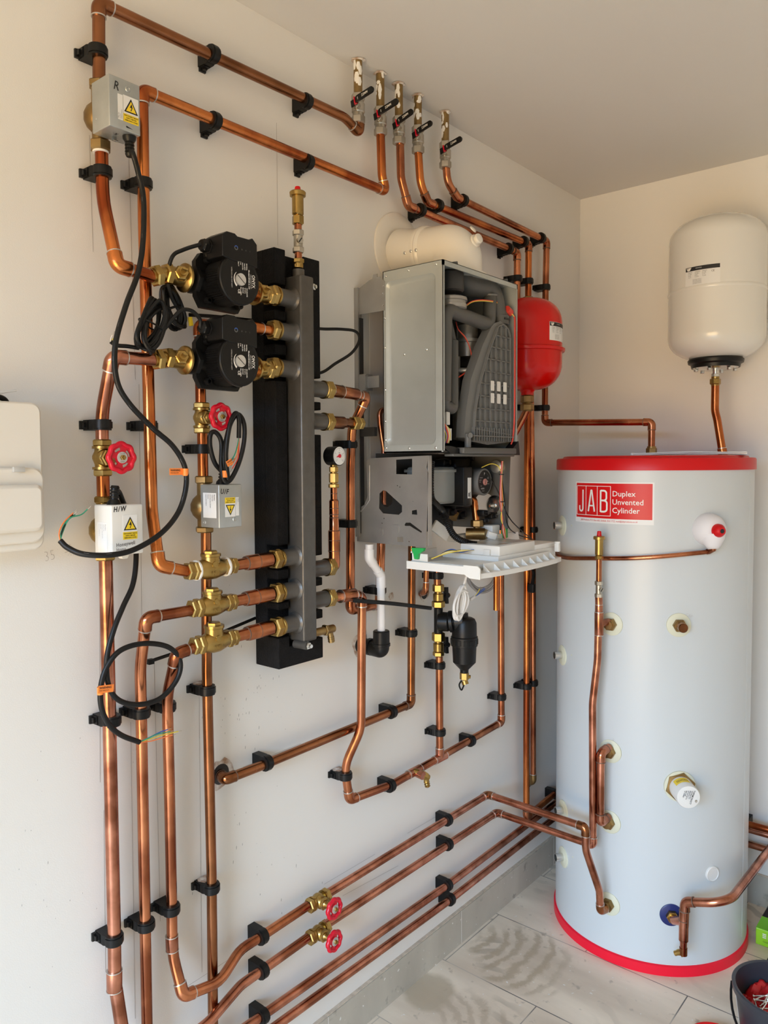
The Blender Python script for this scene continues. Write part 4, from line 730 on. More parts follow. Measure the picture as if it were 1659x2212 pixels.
    text_into(b, 'CE', shift(f, -.0065, -.018, R_, 3.0), .0075, .0002, .9); text_into(b, '! INTERLOCK AND PUMP SAFETY', shift(f, -.022, .020, R_, 3.0), .0032, 0, .8)
    for k in range(8):
        a0, a1 = radians(130 + 13 * k), radians(130 + 13 * (k + 1)); w0, w1 = .0004 + .0002 * k, .0004 + .0002 * (k + 1); polyf(b, g, [((.0155 - w0) * cos(a0), (.0155 - w0) * sin(a0)), ((.0155 + w0) * cos(a0), (.0155 + w0) * sin(a0)), ((.0155 + w1) * cos(a1), (.0155 + w1) * sin(a1)), ((.0155 - w1) * cos(a1), (.0155 - w1) * sin(a1))])
    obj('front_print', b, WINK, fd, sm=0)
    f = plane_fn((x1 + .0003, yc, zc), Ya, Z, .0002); b = B(); rr = [(r * cos(2 * pi * i / 20), r * sin(2 * pi * i / 20)) for r in (.0042, .0026) for i in range(20)]
    va = [b.verts.new(f(-.010 + u, .056 + v)) for u, v in rr]
    for i in range(20): j = (i + 1) % 20; b.faces.new([va[i], va[j], va[20 + j], va[20 + i]]).material_index = 0 if i > 8 else 1
    for k in range(3): text_into(b, ('III', 'II', 'I')[k], shift(f, .002 + .010 * k, .054), .004, 0, 1)
    obj('speed_marks', b, [GRYL, WIREB], tb, sm=0)
    p0 = g0 - Ya * .019; s = smooth([p0 + Ya * .01, p0] + [W(*q[:2], x=q[2]) for q in cabpts], 7); b = B(); sweep(b, s, .0036, 12); obj('cable', b, RUB, t)
    c0, d0, n, Lc, wd, turn = coil; b = B(); d0 = V(d0).normalized(); sd = d0.cross(V((1, 0, 0))).normalized(); pts = []; rnd = random.Random(int(zc * 1000))
    for k in range(n):
        for j in range(8):
            a = 2 * pi * j / 8; pinch = .35 + .65 * abs(sin(a * .5 + pi / 2)); pts.append(c0 + d0 * (Lc * cos(a) + rnd.uniform(-.002, .002)) + sd * (wd * sin(a) * (1 + .2 * sin(a * 2)) + (k - n / 2) * .0045 * (.4 + .6 * cos(a) ** 2)) + Xa * (.006 * sin(a + k) + .003 * (k % 3)))
    sweep(b, smooth(pts, 4), .0034, 8); co = obj('cable_coil', b, RUB, t, label='cable folded up and tied into a bundle'); b = B(); pr = [c0 + sd * (.024 * cos(q)) + Xa * (.013 * sin(q)) for q in [2 * pi * i / 16 for i in range(16)]]; sweep(b, pr, .0017, 6, closed=True); obj('tie', b, BLK, co)
    return t
y1p = -1.722; z1p = PL(480, 620).z + .002
pA = pump('upper black circulating pump, left of the manifold top', y1p, z1p, [(395, 540, .10), (372, 555, .10), (362, 600, .085), (370, 640, .075), (385, 668, .07)], (W(370, 665, x=.062), (0, .42, -1), 6, .038, .016, 0))
y2p = -1.725; z2p = PL(480, 790).z + .002
pB = pump('lower black circulating pump, directly under the other pump', y2p, z2p, [(432, 690, .115), (415, 672, .118), (392, 670, .115), (372, 690, .11), (352, 715, .105)], (W(326, 703, x=.10), (.0, -.40, -1), 8, .045, .018, 0))
b = B(); s = smooth([W(300, 752, x=.09), W(275, 748, x=.085), W(252, 746, x=.08), W(239, 738, x=.078)], 6); sweep(b, s, .0036, 10); cb = obj('cable_end', b, RUB, pB); wires(cb, s[-1], [((W(240, 730, x=.078), W(243, 724, x=.078)), WIREW), ((W(243, 733, x=.078), W(250, 728, x=.078)), WIREY)], .0009)
b = B(); p = W(410, 685, x=.07); nut(b, p, p + V((0, .003, -.016)), .0045); obj('wire_tip', b, YEL, pA)
for t, yy, zz_, pl, pr, q in ((pA, y1p, z1p, (331, 597), (605, 642), (583, 640)), (pB, y2p, z2p, (334, 777), (605, 796), (583, 795))):
    cL = V((XM, yy - .090, zz_)); union_valve(t, cL, -1, 'inlet_valve', .0265); eL = PL(*pl); b = B(); sweep(b, [cL - Ya * .028, V((XM, eL.y - .004, eL.z))], .0125, 20); nut(b, V((XM, eL.y, eL.z)), V((XM, eL.y + .014, (zz_ + eL.z) / 2)), .0195); obj('inlet_union', b, BR, t)
    cR = V((XM, yy + .106, zz_)); eR = PL(*q); union_valve(t, cR, 1, 'outlet_valve', .0245); b = B(); cyl(b, cR - Ya * .045, cR, .0165, 24); sweep(b, [cR + Ya * .025, V((XM, eR.y + .006, eR.z))], .0135, 20); obj('outlet_pipe', b, CU, t)
# ---------------- black straps through the foam ----------------
def strap(lab, pts, wd=.0035, th_=.0012, head=None):
    s = smooth(pts, 8); b = B(); sweep(b, s, wd, 8, sq=.38, n0=(0, 0, 1)); 
    if head is not None: box(b, head - V((.005, .006, .005)), head + V((.005, .006, .005)), bev=.001)
    return tag(obj('cable_tie', b, BLK), lab, 'cable tie', 'long black cable ties')
strap('long black cable tie with its square head left of the lowest check valve', [W(326, 1428, x=.02), W(400, 1402, x=.02), W(475, 1368, x=.02), W(552, 1335, x=.012)], head=W(325, 1429, x=.02))
strap('black cable tie looping out right of the manifold top', [V((.02, -1.46, W(690, 710, x=.02).z)), W(690, 710, x=.02), W(735, 711, x=.035), W(768, 716, x=.05), W(776, 735, x=.055), W(760, 762, x=.05), W(725, 785, x=.03), W(690, 806, x=.02), V((.02, -1.46, W(686, 809, x=.02).z))])
strap('black cable tie running behind the two pumps', [W(408, 680, x=.02), W(470, 684, x=.02), W(546, 692, x=.02)])
strap('black cable tie sticking out straight under the boiler', [W(763, 1297, x=.101), W(850, 1304, x=.106), W(932, 1314, x=.112)], wd=.0048)
# ---------------- the open boiler ----------------
def circ(cx, cy, r, n=14, ry=None): return [(cx + r * cos(2 * pi * i / n), cy + (ry or r) * sin(2 * pi * i / n)) for i in range(n)]
BX0, BX1, BY0, BY1, BZ0, BZ1 = .087, .262, -1.233, -.902, 1.469, 1.900
bo = thing('boiler', (.0, -1.068, 1.25), 'open wall-hung gas boiler with its front cover off and inside parts showing', 'boiler')
frS = frame((0, BY0, 0), Xa, Z)      # frame of the left side: u=x, v=z, n=-y
# left side panel with pressed recess
b = B(); ou = [(BX0, BZ0), (BX1, BZ0), (BX1, BZ1), (BX0, BZ1)]; rc = rpoly(.146, .388, .014, 5, BX0 + .082, (BZ0 + BZ1) / 2 - .004); rc2 = rpoly(.133, .374, .011, 5, BX0 + .082, (BZ0 + BZ1) / 2 - .004)
plate(b, frS, ou, [rc], -.0012); va = [b.verts.new(frS @ V((x, y, 0))) for x, y in rc]; vb_ = [b.verts.new(frS @ V((x, y, -.006))) for x, y in rc2]; n = len(rc)
for i in range(n): b.faces.new([va[i], va[(i + 1) % n], vb_[(i + 1) % n], vb_[i]])
b.faces.new(vb_); sp = obj('side_panel', b, ZINC, bo, sm=40)
for x, z in [(BX0 + .008, BZ0 + .012), (.165, BZ0 + .010), (BX1 - .02, BZ0 + .010), (BX0 + .010, BZ1 - .012), (.165, BZ1 - .009), (BX1 - .018, BZ1 - .008)] + [(BX0 + .006, z) for z in (1.50, 1.545, 1.62, 1.72, 1.79)] + [(.147, 1.70), (.212, 1.705)]:
    b = B(); dz = -.006 if (x, z) in ((.147, 1.70), (.212, 1.705)) else 0; lathe(b, (x, BY0 - .0001 - dz * 1.0, z), -Ya, [(0, .0032), (.0012, .0030), (.0018, .0018), (.0012, .0012)], 12); obj('screw', b, STL, sp)
b = B(); box(b, (BX0, BY1 - .0012, BZ0), (BX1, BY1, BZ1)); obj('side_panel', b, ZINC, bo, sm=0)
b = B(); plate(b, frame((0, 0, BZ1), Xa, Ya), [(BX0, BY0), (BX1, BY0), (BX1, BY1), (BX0, BY1)], [circ(.182, -1.066, .045, 24)], -.0012); box(b, (BX1 - .003, BY0, BZ1 - .012), (BX1, BY1, BZ1)); obj('top_panel', b, ZINC, bo, sm=0)
b = B(); box(b, (BX0, BY0, BZ0), (BX0 + .002, BY1, BZ1)); obj('back_panel', b, ZIND, bo, sm=0)
b = B(); box(b, (BX1 - .0012, BY0, BZ0 + .003), (BX1, BY0 + .007, BZ1)); box(b, (BX1 - .0012, BY1 - .004, BZ0 + .06), (BX1, BY1, BZ1)); obj('front_flange', b, ZINC, bo, sm=0)
b = B(); box(b, (BX0, BY0, BZ0), (BX1 - .004, BY1, BZ0 + .003)); obj('chamber_floor', b, DKG, bo, sm=0)
b = B(); box(b, (BX1 - .012, -1.165, BZ0 - .004), (BX1 + .012, -.925, BZ0 + .011), bev=.003); box(b, (BX1 - .02, -1.20, BZ0 - .010), (BX1 + .006, -.925, BZ0 - .004), bev=.002); obj('drip_channel', b, GRY, bo, sm=30)
b = B(); prism(b, [(-1.233, BZ0 + .014), (-1.2, BZ0 + .014), (-1.165, BZ0 + .008), (-1.165, BZ0 - .004), (-1.2, BZ0 - .004)], BX1 - .02, BX1 - .001, frame((0, 0, 0), Ya, Z)); prism(b, [(-.935, BZ0 + .008), (-.902, BZ0 + .03), (-.895, BZ0 - .006), (-.93, BZ0 - .006)], BX1 - .02, BX1 + .004, frame((0, 0, 0), Ya, Z)); obj('corner_moulding', b, BLK, bo, sm=0)
for yy in (-1.175, -.95):
    b = B(); prism(b, [(yy, BZ1), (yy + .022, BZ1), (yy + .018, BZ1 + .012), (yy + .002, BZ1 + .008)], BX1 - .02, BX1 - .012, frame((0, 0, 0), Ya, Z)); obj('clip_tab', b, GRY, bo, sm=0)
# wall frame behind
b = B(); box(b, (0.0005, -1.240, 1.262), (.013, -1.226, 1.873)); box(b, (0.0005, -.915, 1.262), (.013, -.905, 1.873)); r_ = obj('wall_frame', b, ZIND, bo, sm=0)
b = B(); box(b, (.013, -1.236, 1.27), (.0145, -1.222, 1.80)); box(b, (.013, -1.236, 1.510), (.060, -1.225, 1.532)); obj('gap_shade_and_crossbar', b, DKG, bo, sm=0)  # thin strip paints the shaded side gap; the crossbar is a dark part
b = B(); box(b, (.0145, -1.2, 1.27), (.0160, -.915, 1.86)); obj('wall_shade_sheet', b, mat('shaded_wall_tone', (.55, .51, .46), .6, .1), bo, sm=0)  # sheet added in the tone of the shaded wall behind the frame
b = B(); prism(b, [(.013, 1.872), (.045, 1.886), (.055, 1.888), (.058, 1.898), (.070, 1.898), (.070, 1.890), (.078, 1.890), (.094, 1.876), (.094, 1.808), (.013, 1.808)], -.001, .0015, frS); o = obj('hanging_bracket', b, ZIND, bo, sm=0)
for x, z in ((.006, 1.855), (.007, 1.825), (.090, 1.865), (.089, 1.848), (.089, 1.820)):
    b = B(); lathe(b, (x, BY0 - .0015, z), -Ya, [(0, .0026), (.0012, .0024), (.0015, .0012)], 10); obj('screw', b, STL, o)
b = B(); box(b, (.013, BY0 - .004, 1.622), (.036, BY0 + .02, 1.662)); box(b, (.036, BY0 + .004, 1.628), (.070, BY0 + .008, 1.656)); box(b, (.033, BY0 - .008, 1.625), (.036, BY0 - .003, 1.659)); obj('mid_bracket', b, ZIND, bo, sm=0)
# flue
fl = thing('flue', (.182, -1.066, 1.9), 'cream enamelled flue elbow running from the boiler top into the wall', 'flue'); fc = V((.182, -1.066, 1.966)); b = B()
lathe(b, (.0005, -1.066, 1.997), Xa, [(0, .098), (.004, .097), (.0075, .090), (.0085, .074), (.0085, .060)], 48); obj('wall_rosette', b, WFL, fl)
b = B(); fz = 1.972; cyl(b, (.008, -1.066, fz + .018), (.095, -1.066, fz + .002), .0615, 40); obj('flue_tube', b, WFL, fl)
b = B(); path = fillet([V((.090, -1.066, fz + .003)), V((.185, -1.066, fz - .004)), V((.185, -1.066, 1.905))], [0, .055, 0], 12); sweep(b, path, .063, 44, cap=False); o = obj('flue_elbow', b, WFL, fl, sm=50)
b = B(); lathe(b, (.085, -1.066, fz + .004), Xa, [(0, .0615), (.001, .0655), (.006, .0665), (.011, .0645), (.015, .0665), (.020, .0655), (.024, .063)], 44); obj('joint_band', b, WFL, o)
b = B(); lathe(b, (.183, -1.066, 1.9005), Z, [(0, .078), (.004, .077), (.006, .066), (.018, .0655), (.019, .062)], 44); obj('flue_base', b, WFL, fl)
for x, dz in ((.070, -.012), (.092, -.012), (.108, -.012)):
    b = B(); p = V((x, -1.066, fz + .004)); d = V((0, -1, -.12)).normalized(); lathe(b, p + d * (.0605 if x < .08 else .064), d, [(0, .0042), (.002, .0038), (.003, .002)], 14); obj('screw', b, STL, fl)
b = B(); d = V((1, -.12, .30)).normalized(); p = V((.204, -1.066, fz - .01)) + V((.035, 0, .018)); lathe(b, p, d, [(0, .016), (.004, .015), (.005, .010), (.010, .010), (.011, .0125), (.015, .0115), (.016, .005)], 24); obj('test_cap', b, WFL, fl)
b = B(); p = V((.195, -1.055, fz + .022)) + V((.030, 0, .018)); lathe(b, p, V((1, .05, .8)), [(0, .010), (.003, .009), (.004, .006)], 20); obj('test_cap', b, WFL, fl)
# inside, upper chamber
XG = .243
def IN(px, py, x=.20): return W(px, py, x=x)
b = B(); box(b, (BX0 + .003, BY0 + .009, BZ0 + .004), (BX0 + .020, BY1 - .003, BZ1 - .003)); obj('insulation_lining', b, DKG, bo, sm=0)
du = thing; b = B(); pth = [IN(1066, 634, .195), IN(1063, 690, .205), (IN(1048, 706, .215)), (IN(968, 672, .230)), IN(962, 712, .232), IN(959, 870, .232)]
sweep(b, fillet([V(q) for q in (IN(1059, 642, .222), IN(1056, 702, .232), IN(962, 668, .240), IN(959, 876, .240), IN(978, 884, .232), IN(978, 735, .215), IN(970, 700, .21))], [0, .026, .024, .012, .012, .03, 0], 10), lambda t: .0165 if t < .5 else .0135 if t < .93 else .009, 24); obj('air_intake_duct', b, GRY, bo, sm=60)
b = B(); lathe(b, IN(1059, 641, .222), Z, [(0, .0175), (.004, .0185), (.005, .016)], 28); obj('duct_mouth', b, GRYL, bo)
b = B(); sweep(b, fillet([IN(990, 574, .182), IN(1000, 612, .195), IN(1064, 622, .215), IN(1078, 690, .228)], [0, .045, .05, 0], 10), lambda t: .031 if t < .4 else .031 - .009 * (t - .4) / .6, 28); obj('flue_gas_duct', b, GRY, bo, sm=60)
b = B(); p = IN(1079, 692, .228); lathe(b, p, Z, [(-.012, .022), (-.010, .0245), (.010, .0245), (.012, .022), (.02, .020)], 28); o = obj('duct_collar', b, GRY, bo); b = B(); box(b, p + V((.0225, -.014, -.002)), p + V((.0252, .010, .003))); obj('collar_slot', b, INK, o, sm=0)
b = B(); p = IN(974, 612, .215); cyl(b, p - Z * .022, p + Z * .026, .031, 28, ch=.004); obj('gas_actuator', b, DKG, bo)
b = B(); p = IN(975, 652, .222); lathe(b, p, Z, [(-.020, .030), (-.016, .036), (-.008, .037), (-.007, .034), (.0, .034), (.001, .038), (.008, .037), (.012, .028)], 32); box(b, p + V((.0, .034, -.016)), p + V((.012, .046, .004)), bev=.002); obj('fan_housing', b, ZIND, bo)
b = B(); lathe(b, IN(1010, 738, .17), Z, [(-.04, .030), (-.005, .030), (-.004, .036), (.004, .036), (.005, .026), (.04, .026)], 24); box(b, IN(985, 790, .15), IN(1040, 720, .155), bev=.002); obj('combustion_head', b, ZIND, bo)
b = B(); a, c = IN(987, 770, .195), IN(982, 950, .195); box(b, (a.x - .01, a.y - .006, c.z), (a.x + .006, a.y + .007, a.z), bev=.002)
for z in (a.z - .035, a.z - .13, a.z - .20): cyl(b, (a.x, a.y - .002, z), (a.x + .022, a.y + .010, z), .007, 14)
obj('heat_exchanger_rail', b, ZIND, bo)
b = B(); box(b, IN(1000, 960, .12), V((.16, IN(1040, 960, .16).y, 1.80)), bev=.004); obj('heat_exchanger', b, DKG, bo)
# ribbed grey cover
g = lambda px, py: (IN(px, py, XG).y, IN(px, py, XG).z); frG = frame((XG, 0, 0), Ya, Z)
edge = [g(*q) for q in ((1062, 700), (1078, 694), (1092, 704), (1100, 724), (1100, 955), (1050, 961), (1008, 952), (1000, 945), (1003, 890), (1014, 820), (1040, 745))]
b = B(); prism(b, edge, -.02, .004, frG); gc_ = obj('ribbed_cover', b, GRYL, bo, sm=30)
inner = [g(*q) for q in ((1070, 706), (1080, 702), (1091, 712), (1096, 728), (1097, 940), (1018, 926), (1020, 890), (1030, 830), (1050, 760))]
b = B()
def xs_at(poly, v, ax):
    o = []
    for i in range(len(poly)):
        p, q = poly[i], poly[(i + 1) % len(poly)]
        if (p[ax] - v) * (q[ax] - v) < 0: o.append(p[1 - ax] + (q[1 - ax] - p[1 - ax]) * (v - p[ax]) / (q[ax] - p[ax]))
    return sorted(o)
ys = [p[0] for p in inner]; zs = [p[1] for p in inner]; y0g, y1g, z0g, z1g = min(ys), max(ys), min(zs), max(zs)
for i in range(1, 9):
    z = z0g + (z1g - z0g) * i / 9; r = xs_at(inner, z, 1)
    if len(r) >= 2: box(b, (r[0], z - .0012, .004), (r[-1], z + .0012, .010), fr=frG)
for i in range(1, 7):
    y = y0g + (y1g - y0g) * i / 7; r = xs_at(inner, y, 0)
    if len(r) >= 2: box(b, (y - .0012, r[0], .004), (y + .0012, r[-1], .010), fr=frG)
for p, q in zip(inner, inner[1:] + inner[:1]):
    d = V((q[0] - p[0], q[1] - p[1], 0)); L = d.length; d.normalize(); f2 = frG @ Matrix(((d.x, -d.y, 0, p[0]), (d.y, d.x, 0, p[1]), (0, 0, 1, 0), (0, 0, 0, 1))); box(b, (0, -.0014, .004), (L, .0014, .011), fr=f2)
obj('cover_ribs', b, GRYL, gc_, sm=0)
b = B(); za, zb = g(1060, 962)[1], g(1060, 925)[1]
for i in range(17): y = g(1016, 940)[0] + (g(1099, 940)[0] - g(1016, 940)[0]) * i / 16; box(b, (y - .0011, za + .010, .004), (y + .0011, zb, .013), fr=frG)
box(b, (g(1012, 940)[0], (za + zb) / 2 - .001, .004), (g(1100, 940)[0], (za + zb) / 2 + .0015, .0145), fr=frG); obj('cover_fins', b, GRYL, gc_, sm=0)
b = B(); p = IN(1006, 950, XG); cyl(b, p + V((.006, 0, -.018)), p + V((.006, 0, .014)), .008, 16); cyl(b, p + V((.008, 0, .010)), p + V((.016, -.004, .010)), .0065, 14); obj('screw_pillar', b, GRYL, gc_)
for i in range(3):
    for j in range(2):
        q = g(1056 + 13.4 * i, 834 + 26.5 * j + 1.5 * i); b = B(); prism(b, rpoly(.0158, .0245, .002, 3, *q), .0105, .0112, frG); obj('white_foam_pad', b, WPL, gc_, sm=0)
for py, h, s_ in ((787, .030, 'A29'), (908, .036, 'PM M147PF4')):
    q = g(1104, py); b = B(); prism(b, rpoly(.007, h, .001, 2, *q), -.012, -.010, frG); o = obj('side_sticker', b, PAPER, bo, sm=0); b = B(); text_into(b, s_, (lambda q, h: (lambda u, v: frG @ V((q[0] + .0015 - v, q[1] - h / 2 + .003 + u, -.0097))))(q, h), .0045, 0, .7); obj('sticker_print', b, INK, o, sm=0)
def cable(name, par, pts, r, m, seg=8, lab=None, n=7):
    b = B(); sweep(b, smooth(pts, n), r, seg); return obj(name, b, m, par, sm=60, label=lab)
for k, (m, dx) in enumerate(((WIRER, 0), (WIREO, .002), (WIREY, -.002))):
    cable('wire', bo, [IN(1003, 662 + k, .225), IN(1022, 650 + k, .235), IN(1050, 648 + k * 1.2, .24), IN(1078, 654 + k, .235), IN(1090, 665 + k, .235), IN(1104, 675 + k, .252), IN(1111, 684, .257)], .0012, m)
for k, m in enumerate((WIRER, WIREO, WIRER)):
    cable('wire', bo, [IN(985, 695 + k, .21), IN(990, 712, .215), IN(1005, 730 - k, .218), IN(1016, 755, .222), IN(1018 + k, 780, .222), IN(1010 + k, 800, .222), IN(990 + k, 815, .215)], .0012, m)
cable('wire', bo, [IN(1111, 684, .257), IN(1112, 700, .258), IN(1112, 820, .259), IN(1111, 905, .259), IN(1108, 945, .256), IN(1104, 960, .255)], .0022, WIRER)
b = B(); cyl(b, IN(1094, 668, .246), IN(1102, 676, .246), .010, 16); obj('red_thermostat', b, WIRER, bo)
b = B(); p = IN(964, 905, .236); box(b, p + V((-.004, -.007, -.014)), p + V((.006, .007, .030)), bev=.001); box(b, p + V((-.004, -.004, -.05)), p + V((.006, .014, -.022)), bev=.001); obj('white_connector', b, WPL, bo, sm=0)
for k, m in enumerate((WIREY, WIREB, WIRER, WIREO, WIREW, WIREY)):
    cable('wire', bo, [IN(958, 905 + 2 * k, .246), IN(959 + k * 2, 925, .252), IN(964 + k * 1.6, 942, .252), IN(960 + k * 1.8, 957, .246)], .0013, m)
# lower chassis: side plate with cut-outs
def SP(px, py): p = W(px, py, y=BY0); return (p.x, p.z)
def hl(*q): return [SP(*p) for p in q]
ou = hl((772, 1169), (769, 1102), (788, 1090), (795, 1070), (793, 995), (797, 990), (925, 984), (922, 1010), (926, 1022), (921, 1183))
hs = [hl((856, 993), (891, 991), (891, 1025), (856, 1024)), hl((828, 1059), (834, 1060), (869, 1092), (869, 1106), (862, 1112), (828, 1109), (819, 1098), (820, 1066)), hl((890, 1103), (901, 1101), (902, 1112), (890, 1111)), hl((874, 1134), (877, 1129), (887, 1129), (912, 1148), (912, 1152), (886, 1136), (876, 1136)), hl((859, 1160), (871, 1159), (872, 1171), (859, 1170))]
for c, r in (((859, 1049), .0016), ((864, 1052), .0016), ((893, 1083), .0014), ((830, 1120), .0018), ((826, 1130), .0013), ((884, 1170), .0016)): hs.append(circ(*SP(*c), r, 10))
b = B(); plate(b, frS, ou, hs, .0014); q0, q1 = SP(925, 984), SP(921, 1183); box(b, (q0[0] - .001, q1[1] + .004, -.012), (q0[0] + .0014, q0[1], .0014), fr=frS); lp = obj('lower_side_plate', b, ZIND, bo, sm=0, bevel=.0003)
b = B()
for pl in ([(799, 1005), (799, 1080), (790, 1093), (779, 1106), (779, 1157)],): sweep(b, [frS @ V((*SP(*q), .0014)) for q in pl], .0022, 8)
for c, w_ in (((823, 1149), .016), ((855, 1142), .022)): u, v = SP(*c); prism(b, rpoly(w_, .019, .005, 4, u, v), .001, .0035, frS)
obj('pressed_rib', b, ZIND, lp, sm=60)
RPy = BY1; cc = W(1047, 1086, y=RPy); b = B(); plate(b, frame((0, RPy, 0), Xa, Z), [(.055, 1.268), (.235, 1.268), (.243, BZ0), (.055, BZ0)], [rpoly(.060, .050, .024, 6, cc.x, cc.z)], .0014); obj('lower_side_plate', b, mat('shaded_chassis_steel', (.20, .19, .17), .36, .6), bo, sm=0)  # darker steel: the reflection of the dark interior is put into the colour
frB = frame((.060, 0, 0), Ya, Z)
b = B(); plate(b, frB, [(BY0 + .002, 1.262), (BY1 - .002, 1.262), (BY1 - .002, 1.468), (BY0 + .002, 1.468)], [circ(-1.19, 1.36, .025)], .0014); obj('lower_back_plate', b, DKG, bo, sm=0)
# inside, lower chamber
b = B(); p, q = W(932, 1090, x=.15), W(975, 1003, x=.15); box(b, (.085, p.y - .02, p.z), (.165, q.y, q.z - .006), bev=.008, seg=3); box(b, (.08, p.y - .022, q.z - .020), (.170, q.y + .006, q.z - .012), bev=.002); obj('condensate_tank', b, mat('translucent_grey_tank', (.34, .36, .35), .3, coat=.3), bo, sm=40)
b = B(); p, q = W(978, 1100, x=.12), W(1010, 990, x=.12); box(b, (.07, p.y, p.z), (.13, q.y, q.z), bev=.004); lathe(b, (.128, (p.y + q.y) / 2, (p.z + q.z) / 2), Xa, [(0, .030), (.010, .028), (.012, .018), (.012, 0)], 28); pu = obj('boiler_pump_block', b, BLK, bo, sm=40)
b = B(); p, q = W(1000, 1094, x=.19), W(1019, 1008, x=.19); box(b, (.11, p.y, p.z), (.193, q.y, q.z), bev=.004); pb = obj('pump_terminal_box', b, BLK, bo, sm=40); b = B(); f = plane_fn((.1932, (p.y + q.y) / 2 + .004, (p.z + q.z) / 2 - .004), Ya, Z); patch(b, f, 0, 0, .0155, .052, 0, 2); o = obj('white_label', b, PAPER, pb, sm=0); b = B()
for k, (w_, h_) in enumerate(((.004, .010), (.002, .014))): patch(b, f, -.003 + .006 * k, -.017, w_, h_, 0, 3.2)
obj('label_print', b, INK, o, sm=0)
pc_ = W(1046, 1041, x=.198); b = B(); lathe(b, pc_ - Xa * .07, Xa, [(0, .032), (.060, .0345), (.069, .0355), (.071, .0345), (.0715, .031), (.071, 0)], 40); ph_ = obj('boiler_pump_head', b, GRYL, bo)
f = plane_fn(pc_ + Xa * .0013, Ya, Z, .0002); b = B(); polyf(b, f, [(.0305 * cos(2 * pi * i / 40), .0305 * sin(2 * pi * i / 40)) for i in range(40)]); o = obj('pump_dial', b, BLK, ph_, sm=0); b = B(); lathe(b, pc_ + Xa * .001, Xa, [(0, .0085), (.003, .0085), (.003, 0)], 24); o2 = obj('pink_vent_screw', b, mat('pink_anodised', (.72, .33, .28), .35, .3), ph_); b = B(); box(b, (-.0006, -.0075, 0), (.0006, .0075, .0003), fr=frame(pc_ + Xa * .0042, Ya, Z) @ Matrix.Rotation(radians(-20), 4, 'Z')); obj('screw_slot', b, INK, o2, sm=0)
b = B()
for k, (x, y, s_, z) in enumerate(((-.004, .017, 'P', .011), (-.024, .010, 'U/V 230 50Hz', .0028), (-.026, .004, 'I(A) P(W)', .0028), (-.026, -.001, '0.39 45', .0028), (.012, .008, 'CE', .006), (.011, .000, 'RA', .005), (.011, -.006, 'Made in EU', .0026), (-.020, -.011, 'Class 2', .0026), (-.018, -.018, '||||||||||||||||', .0045), (-.012, -.024, 'Date 2130', .0026))): text_into(b, s_, shift(f, x, y, 0, 2.5), z, 0, .85)
obj('dial_print', b, WINK, ph_, sm=0)
b = B(); sweep(b, fillet([W(1005, 1080, x=.15), W(1024, 1076, x=.17), W(1030, 1135, x=.18)], [0, .025, 0]), .0092, 20); obj('copper_bend', b, CUB, bo)
b = B(); p = W(1030, 1128, x=.18); nut(b, p - Z * .012, p + Z * .006, .0165); cyl(b, p - Z * .02, p, .009); q = p - Z * .030; cyl(b, q - V((.02, .02, 0)), q + V((.022, .004, 0)), .0155, 24); cyl(b, q + V((.02, .003, 0)), q + V((.027, .004, 0)), .0125, 24, ch=.001); obj('brass_valve', b, BRD, bo); b = B(); cyl(b, W(978, 1120, x=.11), W(984, 1108, x=.11), .012, 6); obj('brass_union', b, BRD, bo)
b = B(); p = W(1064, 1152, x=.205); box(b, p + V((-.03, -.020, -.028)), p + V((.012, .018, .022)), bev=.003); obj('diverter_actuator', b, WPL, bo, sm=30)
b = B(); box(b, W(985, 1172, x=.16) + V((-.03, 0, 0)), W(1040, 1150, x=.16), bev=.004); obj('white_duct_block', b, WPL, bo, sm=30)
b = B(); p = W(1070, 1092, y=RPy - .0005); lathe(b, p, -Ya, [(0, .028), (.004, .027), (.010, .020), (.011, .008), (.02, .007), (.028, .003)], 28); obj('pressure_sensor_boss', b, STL, bo)
b = B(); lathe(b, W(1076, 1008, y=RPy - .0005), -Ya, [(0, .018), (.012, .017), (.014, .014)], 24); obj('round_boss', b, ZIND, bo)
for px, py, s1 in ((1040, 1108, .018), (1058, 1115, .016), (985, 1112, .02), (965, 1105, .018), (1045, 1125, .012), (1000, 990, .022), (955, 1000, .016), (1085, 1140, .014), (1072, 1122, .018)):
    p = W(px, py, x=.10 if px < 1030 else .19); s1 *= 1 if px < 1030 else .75; b = B(); box(b, p - V((s1, s1 * .8, s1 * .6)), p + V((s1, s1 * .8, s1 * .6)), bev=.003); cyl(b, p, p + V((s1 * 1.5, s1 * .2, s1 * .1)), s1 * .45, 16, ch=.001); obj('hydraulic_block', b, BLK, bo, sm=30)
def corr(par, pts, r):
    s = smooth(pts, 16); L = len(s); b = B(); sweep(b, s, lambda t: r * (1 + .09 * (1 if int(t * (L - 1)) % 2 else -1)), 14); return obj('corrugated_hose', b, BLK, par, sm=25)
corr(bo, [W(932, 996, x=.20), W(930, 1030, x=.205), W(932, 1075, x=.205), W(944, 1092, x=.205), W(957, 1105, x=.205), W(966, 1130, x=.21), W(982, 1158, x=.22), W(1008, 1172, x=.24), W(1030, 1176, x=.26)], .0078)
b = B(); p = W(952, 1146, x=.19); fr = frame(p, V((.2, .8, -.55)), V((.2, .5, .8))); box(b, (-.028, -.014, -.004), (.028, .014, .004), fr=fr, bev=.002); o = obj('tied_paper_tag', b, WPL, bo, sm=30)
for k, (m, x0) in enumerate(((WIRER, 0), (WIREW, 2), (WIREO, 3), (WIRER, 5), (WIREY, 6))):
    cable('wire', bo, [W(1084 + x0 * .4, 996, x=.245), W(1081 + x0 * .5, 1040, x=.245), W(1080 + x0, 1085, x=.245), W(1086 - x0 * .6, 1120, x=.25), W(1085 + x0, 1145, x=.255), W(1092, 1170, x=.26)], .0012, m)
